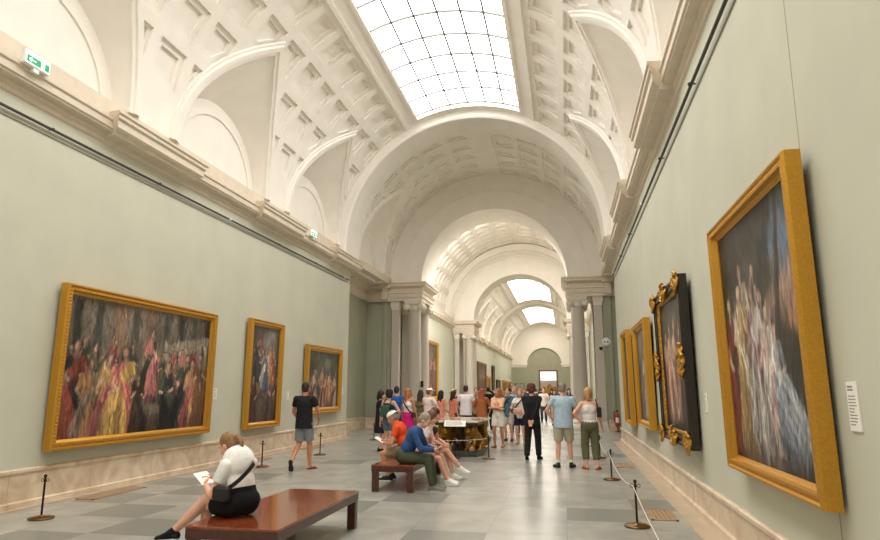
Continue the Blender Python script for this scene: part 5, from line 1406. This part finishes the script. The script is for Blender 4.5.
person('person in light blue t-shirt, beige shorts and grey cap seen from behind', (-.08, 14.6, 0), 3, 1.79,
    stand(hL=(-.22, .14, .99), eL=(-1, -.35, 0), hR=(.20, .22, 1.0), eR=(1, -.7, 0), aR=(.14, .05, .085), aL=(-.14, -.02, .085), fL=(-.45, 1, 0), fR=(.4, 1, 0)),
    dict(top=('tee', (178, 200, 218)), bottom=('shorts', (186, 178, 156), .88), shoes=('shoe', (36, 36, 38)), socks=(232, 232, 230), sole=(60, 60, 60), haircol=(146, 132, 116), hair='short', cap=(142, 138, 132), fat=1.18), vox=.009)
J = person('fair-haired person in white top and green cropped trousers with one hand on the waist', (.47, 14.45, 0), 8, 1.68,
    stand(hL=(-.20, -.02, 1.02), eL=(-1, -.5, .1), dL=(.5, .6, -.7), hR=(.30, .10, .86), eR=(.6, -1, 0), aR=(.12, -.06, .085), aL=(-.10, .0, .085), fR=(.5, 1, 0), fL=(-.25, 1, 0), look=(.25, 1, -.05)),
    dict(top=('tank', (232, 228, 226)), bottom=('trousers', (102, 102, 78), 1.25, .72), shoes=('sandal', (168, 60, 48)), haircol=(196, 152, 100), hair='bob', fat=1.12), 'f', vox=.009)
B = MB(); B.bevbox((.20, -.07, 1.18), (.10, .07, .22), .02); B.tube([(.17, -.10, 1.28), (.15, -.10, 1.38), (.14, -.06, 1.455), (.145, 0, 1.43)], .012, 8); world_obj(B, J, 'shoulder_bag', mat('black_nylon', srgb(26, 26, 28), .55), 'small black shoulder bag worn by the person in green trousers', 'bag')

# facing us in the middle distance
cross = dict(hR=(-.12, .17, 1.14), hL=(.12, .20, 1.18), eR=(1, .2, -.8), eL=(-1, .2, -.8), dR=(-1, .1, .1), dL=(1, .1, .1))
person('person in peach top and white shorts standing with folded arms beyond the table', (-2.0, 19.4, 0), 168, 1.68,
    stand(look=(.3, 1, .05), aR=(.08, .10, .085), aL=(-.12, -.08, .085), **cross),
    dict(top=('elbow', (238, 190, 160)), bottom=('shorts', (236, 228, 216), .75), tuck=True, shoes=('sandal', (120, 60, 50)), haircol=(164, 108, 64), hair='long'), 'f', skin=SKIN2, vox=.012)
J = person('person in navy floral shirt and pale shorts standing among the crowd', (-1.86, 21.4, 0), 160, 1.70,
    stand(hR=(.22, .22, 1.0), hL=(-.20, .22, .98), eR=(1, -.6, 0), eL=(-1, -.6, 0), look=(.2, 1, 0)),
    dict(top=('tee', mat('floral_navy', srgb(30, 52, 80), .85, nscale=22, col2=srgb(92, 130, 140))), bottom=('shorts', (196, 190, 178), .85), shoes=('shoe', (60, 54, 50)), haircol=(52, 36, 28), hair='short'), vox=.012)
strap_bag(J, 1, mat('black_nylon', srgb(26, 26, 28), .55), 'black bag at the waist of the person in the navy floral shirt', size=(.22, .10, .2), drop=.12, fwd=.14)
person('fair-haired person in pale blue shirt and dark blue jeans behind the floral shirt', (-1.86, 24.0, 0), 185, 1.76, stand(),
    dict(top=('tee', (158, 190, 216)), bottom=('trousers', (46, 58, 92)), shoes=('shoe', (80, 76, 70)), haircol=(190, 164, 126), hair='short'), vox=.013)
J = person('person in white t-shirt and navy shorts with a dark strap across the chest', (-1.43, 20.6, 0), 172, 1.66,
    stand(hR=(.16, .24, 1.02), hL=(-.14, .24, 1.0), eR=(1, -.4, -.3), eL=(-1, -.4, -.3), look=(-.1, 1, -.1)),
    dict(top=('tee', (238, 232, 228)), bottom=('shorts', (36, 38, 58), .80), shoes=('sandal', (180, 150, 120)), haircol=(178, 132, 92), hair='long'), 'f', vox=.012)
strap_bag(J, 1, mat('dark_leather', srgb(58, 44, 44), .5), 'dark strapped bag worn by the person in white t-shirt and navy shorts', size=(.2, .08, .15), drop=.10, fwd=.12)
B = MB(); B.bevbox((.02, .27, 1.02), (.26, .12, .16), .05, seg=3); world_obj(B, J, 'jacket_bundle', fabric(226, 176, 162), 'pale pink folded jacket carried by the person in navy shorts', 'jacket')

# around the table and by the left columns
person('person in white short-sleeved shirt seen from behind at the lion table', (-3.24, 21.2, 0), 2, 1.78, stand(hR=(.2, .22, .98), hL=(-.2, .22, .98), eR=(1, -.6, 0), eL=(-1, -.6, 0)),
    dict(top=('tee', (240, 236, 238)), bottom=('trousers', (50, 56, 84)), shoes=('shoe', (60, 50, 44)), haircol=(40, 28, 22), hair='short', fat=1.1), vox=.012)
person('person in olive shirt facing us behind the one in the white shirt', (-3.10, 22.8, 0), 175, 1.72, stand(), dict(top=('tee', (140, 132, 104)), bottom=('trousers', (70, 66, 60)), shoes=('shoe', (50, 44, 40)), haircol=(84, 62, 46), hair='short'), vox=.013)
person('long-haired person in rust-brown top with back to us at the right of the table', (-2.66, 20.8, 0), -10, 1.68, stand(hR=(.2, .22, 1.0), hL=(-.2, .22, 1.0), eR=(1, -.6, 0), eL=(-1, -.6, 0)),
    dict(top=('elbow', (172, 104, 62)), bottom=('skirt', (150, 96, 62), .9), shoes=('sandal', (120, 80, 60)), haircol=(158, 86, 46), hair='long'), 'f', vox=.012)
person('person in white hat and dark top bending left of the white shirt', (-3.72, 22.4, 0), 60, 1.70, stand(neck=(0, .1, 1.45), head=(0, .18, 1.6), look=(0, 1, -.5)), dict(top=('tee', (92, 76, 80)), bottom=('trousers', (120, 112, 100)), shoes=('shoe', (70, 60, 50)), haircol=(120, 90, 60), hair='short', cap=(234, 228, 214), hat=True), vox=.013)
person('black-haired person in coral and white top, left of the table', (-3.86, 20.1, 0), -30, 1.62, stand(hR=(.2, .2, 1.0), hL=(-.2, .2, 1.0)), dict(top=('tee', (230, 150, 128)), bottom=('skirt', (232, 226, 214), .8), shoes=('sandal', (110, 70, 50)), haircol=(30, 22, 20), hair='long'), 'f', vox=.012)
person('dark-haired person in salmon top between coral top and white hat', (-3.78, 21.9, 0), -50, 1.60, stand(), dict(top=('tee', (222, 132, 112)), bottom=('trousers', (96, 80, 72)), shoes=('shoe', (80, 60, 50)), haircol=(44, 28, 24), hair='long'), 'f', vox=.013)
person('person in white cap and pinkish-white t-shirt by the front granite column', (-3.86, 18.3, 0), -38, 1.70, stand(hR=(.16, .24, 1.02), hL=(-.16, .24, 1.02), eR=(1, -.5, 0), eL=(-1, -.5, 0), look=(.1, 1, -.1)), dict(top=('tee', (240, 220, 214)), bottom=('shorts', (176, 160, 140), .8), shoes=('shoe', (90, 80, 70)), haircol=(120, 80, 54), hair='short', cap=(244, 240, 234)), vox=.012)
person('person with long dark brown hair and olive top, facing the front column', (-4.38, 19.5, 0), -10, 1.64, stand(), dict(top=('tank', (110, 104, 70)), bottom=('skirt', (126, 116, 86), .8), shoes=('sandal', (90, 66, 50)), haircol=(58, 38, 28), hair='long'), 'f', skin=SKIN2, vox=.012)
J = person('person in white top and magenta skirt with red-blond hair', (-4.40, 18.0, 0), -25, 1.68, stand(hR=(.26, .12, .84), look=(.5, 1, 0)), dict(top=('tank', (242, 236, 236)), tuck=True, bottom=('skirt', (216, 38, 122), .7), highwaist=True, shoes=('sandal', (150, 90, 60)), haircol=(184, 112, 62), hair='long'), 'f', skin=SKIN2, vox=.011)
strap_bag(J, 1, mat('dark_leather', srgb(58, 44, 44), .5), 'dark narrow-strapped bag on the person in the magenta skirt', size=(.18, .07, .13), drop=.05, fwd=-.02)
J = person('person in bright blue shirt with back to us beside the left pilaster', (-4.93, 18.7, 0), -6, 1.74, stand(), dict(top=('tee', (38, 92, 168)), bottom=('trousers', (56, 58, 70)), shoes=('shoe', (50, 46, 44)), haircol=(36, 26, 22), hair='short'), vox=.012)
J = person('curly dark-haired person in black tank top and blue-grey shorts with a backpack', (-4.52, 16.4, 0), -14, 1.64, stand(hL=(-.30, .04, .84), look=(-.35, 1, 0), hR=(.2, .2, 1.0), eR=(1, -.6, 0)), dict(top=('tank', (44, 52, 50)), bottom=('shorts', (96, 116, 128), .6), shoes=('shoe', (70, 66, 64)), haircol=(42, 28, 24), hair='curly'), 'f', vox=.011)
B = MB(); B.bevbox((0, -.215, 1.12), (.24, .13, .30), .05, seg=3)
for e in (-1, 1): B.tube([(e * .09, -.16, 1.24), (e * .095, -.09, 1.36), (e * .095, -.02, 1.405), (e * .095, .06, 1.37)], .014, 8)
world_obj(B, J, 'backpack', fabric(58, 92, 80), 'green-grey backpack on the curly dark-haired person at the left', 'backpack')
person('dark-haired person in dark dress turned to the right, leftmost of the crowd', (-4.98, 17.2, 0), -70, 1.62, stand(), dict(top=('tee', (40, 32, 40)), bottom=('skirt', (44, 36, 44), .9), shoes=('shoe', (40, 34, 34)), haircol=(36, 24, 22), hair='bob'), 'f', vox=.012)
J = person('person in black holding a camera up high in the far part of the crowd', (-3.2, 27.2, 0), 20, 1.76, stand(hR=(.12, .32, 1.62), hL=(-.12, .32, 1.62), eR=(1, 0, -.6), eL=(-1, 0, -.6)), dict(top=('long', (40, 38, 42)), bottom=('trousers', (40, 40, 48)), shoes=('shoe', (40, 36, 34)), haircol=(40, 28, 22), hair='short'), vox=.014)
B = MB(); B.bevbox((0, .40, 1.68), (.14, .06, .09), .015); B.lathe([(.03, .03), (.03, .09)], (0, .40, 1.68), 12, Matrix.Rotation(-PI / 2, 3, 'X')); world_obj(B, J, 'hand_camera', BLACKP, 'small dark camera held up by the person in black far back', 'camera')

# small figures far down the hall
far = [(-3.3, 33, 10, 1.7, (150, 60, 52), 'f', 'red top'), (-2.9, 36.5, 170, 1.75, (86, 96, 120), 'm', 'slate blue shirt'), (-2.45, 33.5, 190, 1.66, (232, 222, 206), 'f', 'cream top'),
       (-2.3, 40, 0, 1.76, (52, 60, 84), 'm', 'navy shirt'), (-2.75, 43.5, 180, 1.7, (206, 150, 120), 'f', 'apricot top'), (-1.75, 38, 20, 1.74, (70, 60, 56), 'm', 'dark brown shirt'),
       (-1.5, 44, 180, 1.68, (200, 196, 190), 'f', 'pale grey top'), (-1.15, 34, 175, 1.72, (222, 212, 204), 'm', 'white shirt'), (-.85, 41, 0, 1.76, (44, 48, 66), 'm', 'dark navy shirt'),
       (-.55, 31, 190, 1.66, (196, 176, 160), 'f', 'beige top'), (-.35, 36, 10, 1.74, (60, 70, 100), 'm', 'indigo shirt'), (.12, 30.5, 180, 1.7, (92, 82, 130), 'f', 'violet top'),
       (-4.1, 50, 0, 1.72, (120, 64, 50), 'm', 'brick red shirt'), (-3.3, 54, 180, 1.68, (226, 206, 196), 'f', 'pale pink top'), (-2.2, 58, 0, 1.75, (52, 52, 56), 'm', 'charcoal shirt'),
       (-1.2, 55, 180, 1.7, (180, 130, 70), 'f', 'ochre top'), (-3.7, 62, 20, 1.74, (70, 84, 110), 'm', 'steel blue shirt'), (-2.75, 66, 180, 1.7, (214, 190, 170), 'f', 'sand top')]
for i, (x, y, hd_, h, c, sx, cn) in enumerate(far):
    person('small distant person in a %s down the hall' % cn, (x, y, 0), hd_, h, stand(), dict(top=('tee', c), bottom=(('shorts', (190, 178, 158), .8) if i % 3 == 0 else ('trousers', (62, 62, 74))), shoes=('shoe', (60, 54, 50)), haircol=((60, 40, 30), (140, 96, 60), (36, 28, 24))[i % 3], hair='long' if sx == 'f' else 'short'), sx, vox=.022, face=False, fingers=False)
bpy.data.collections.remove(TMP)
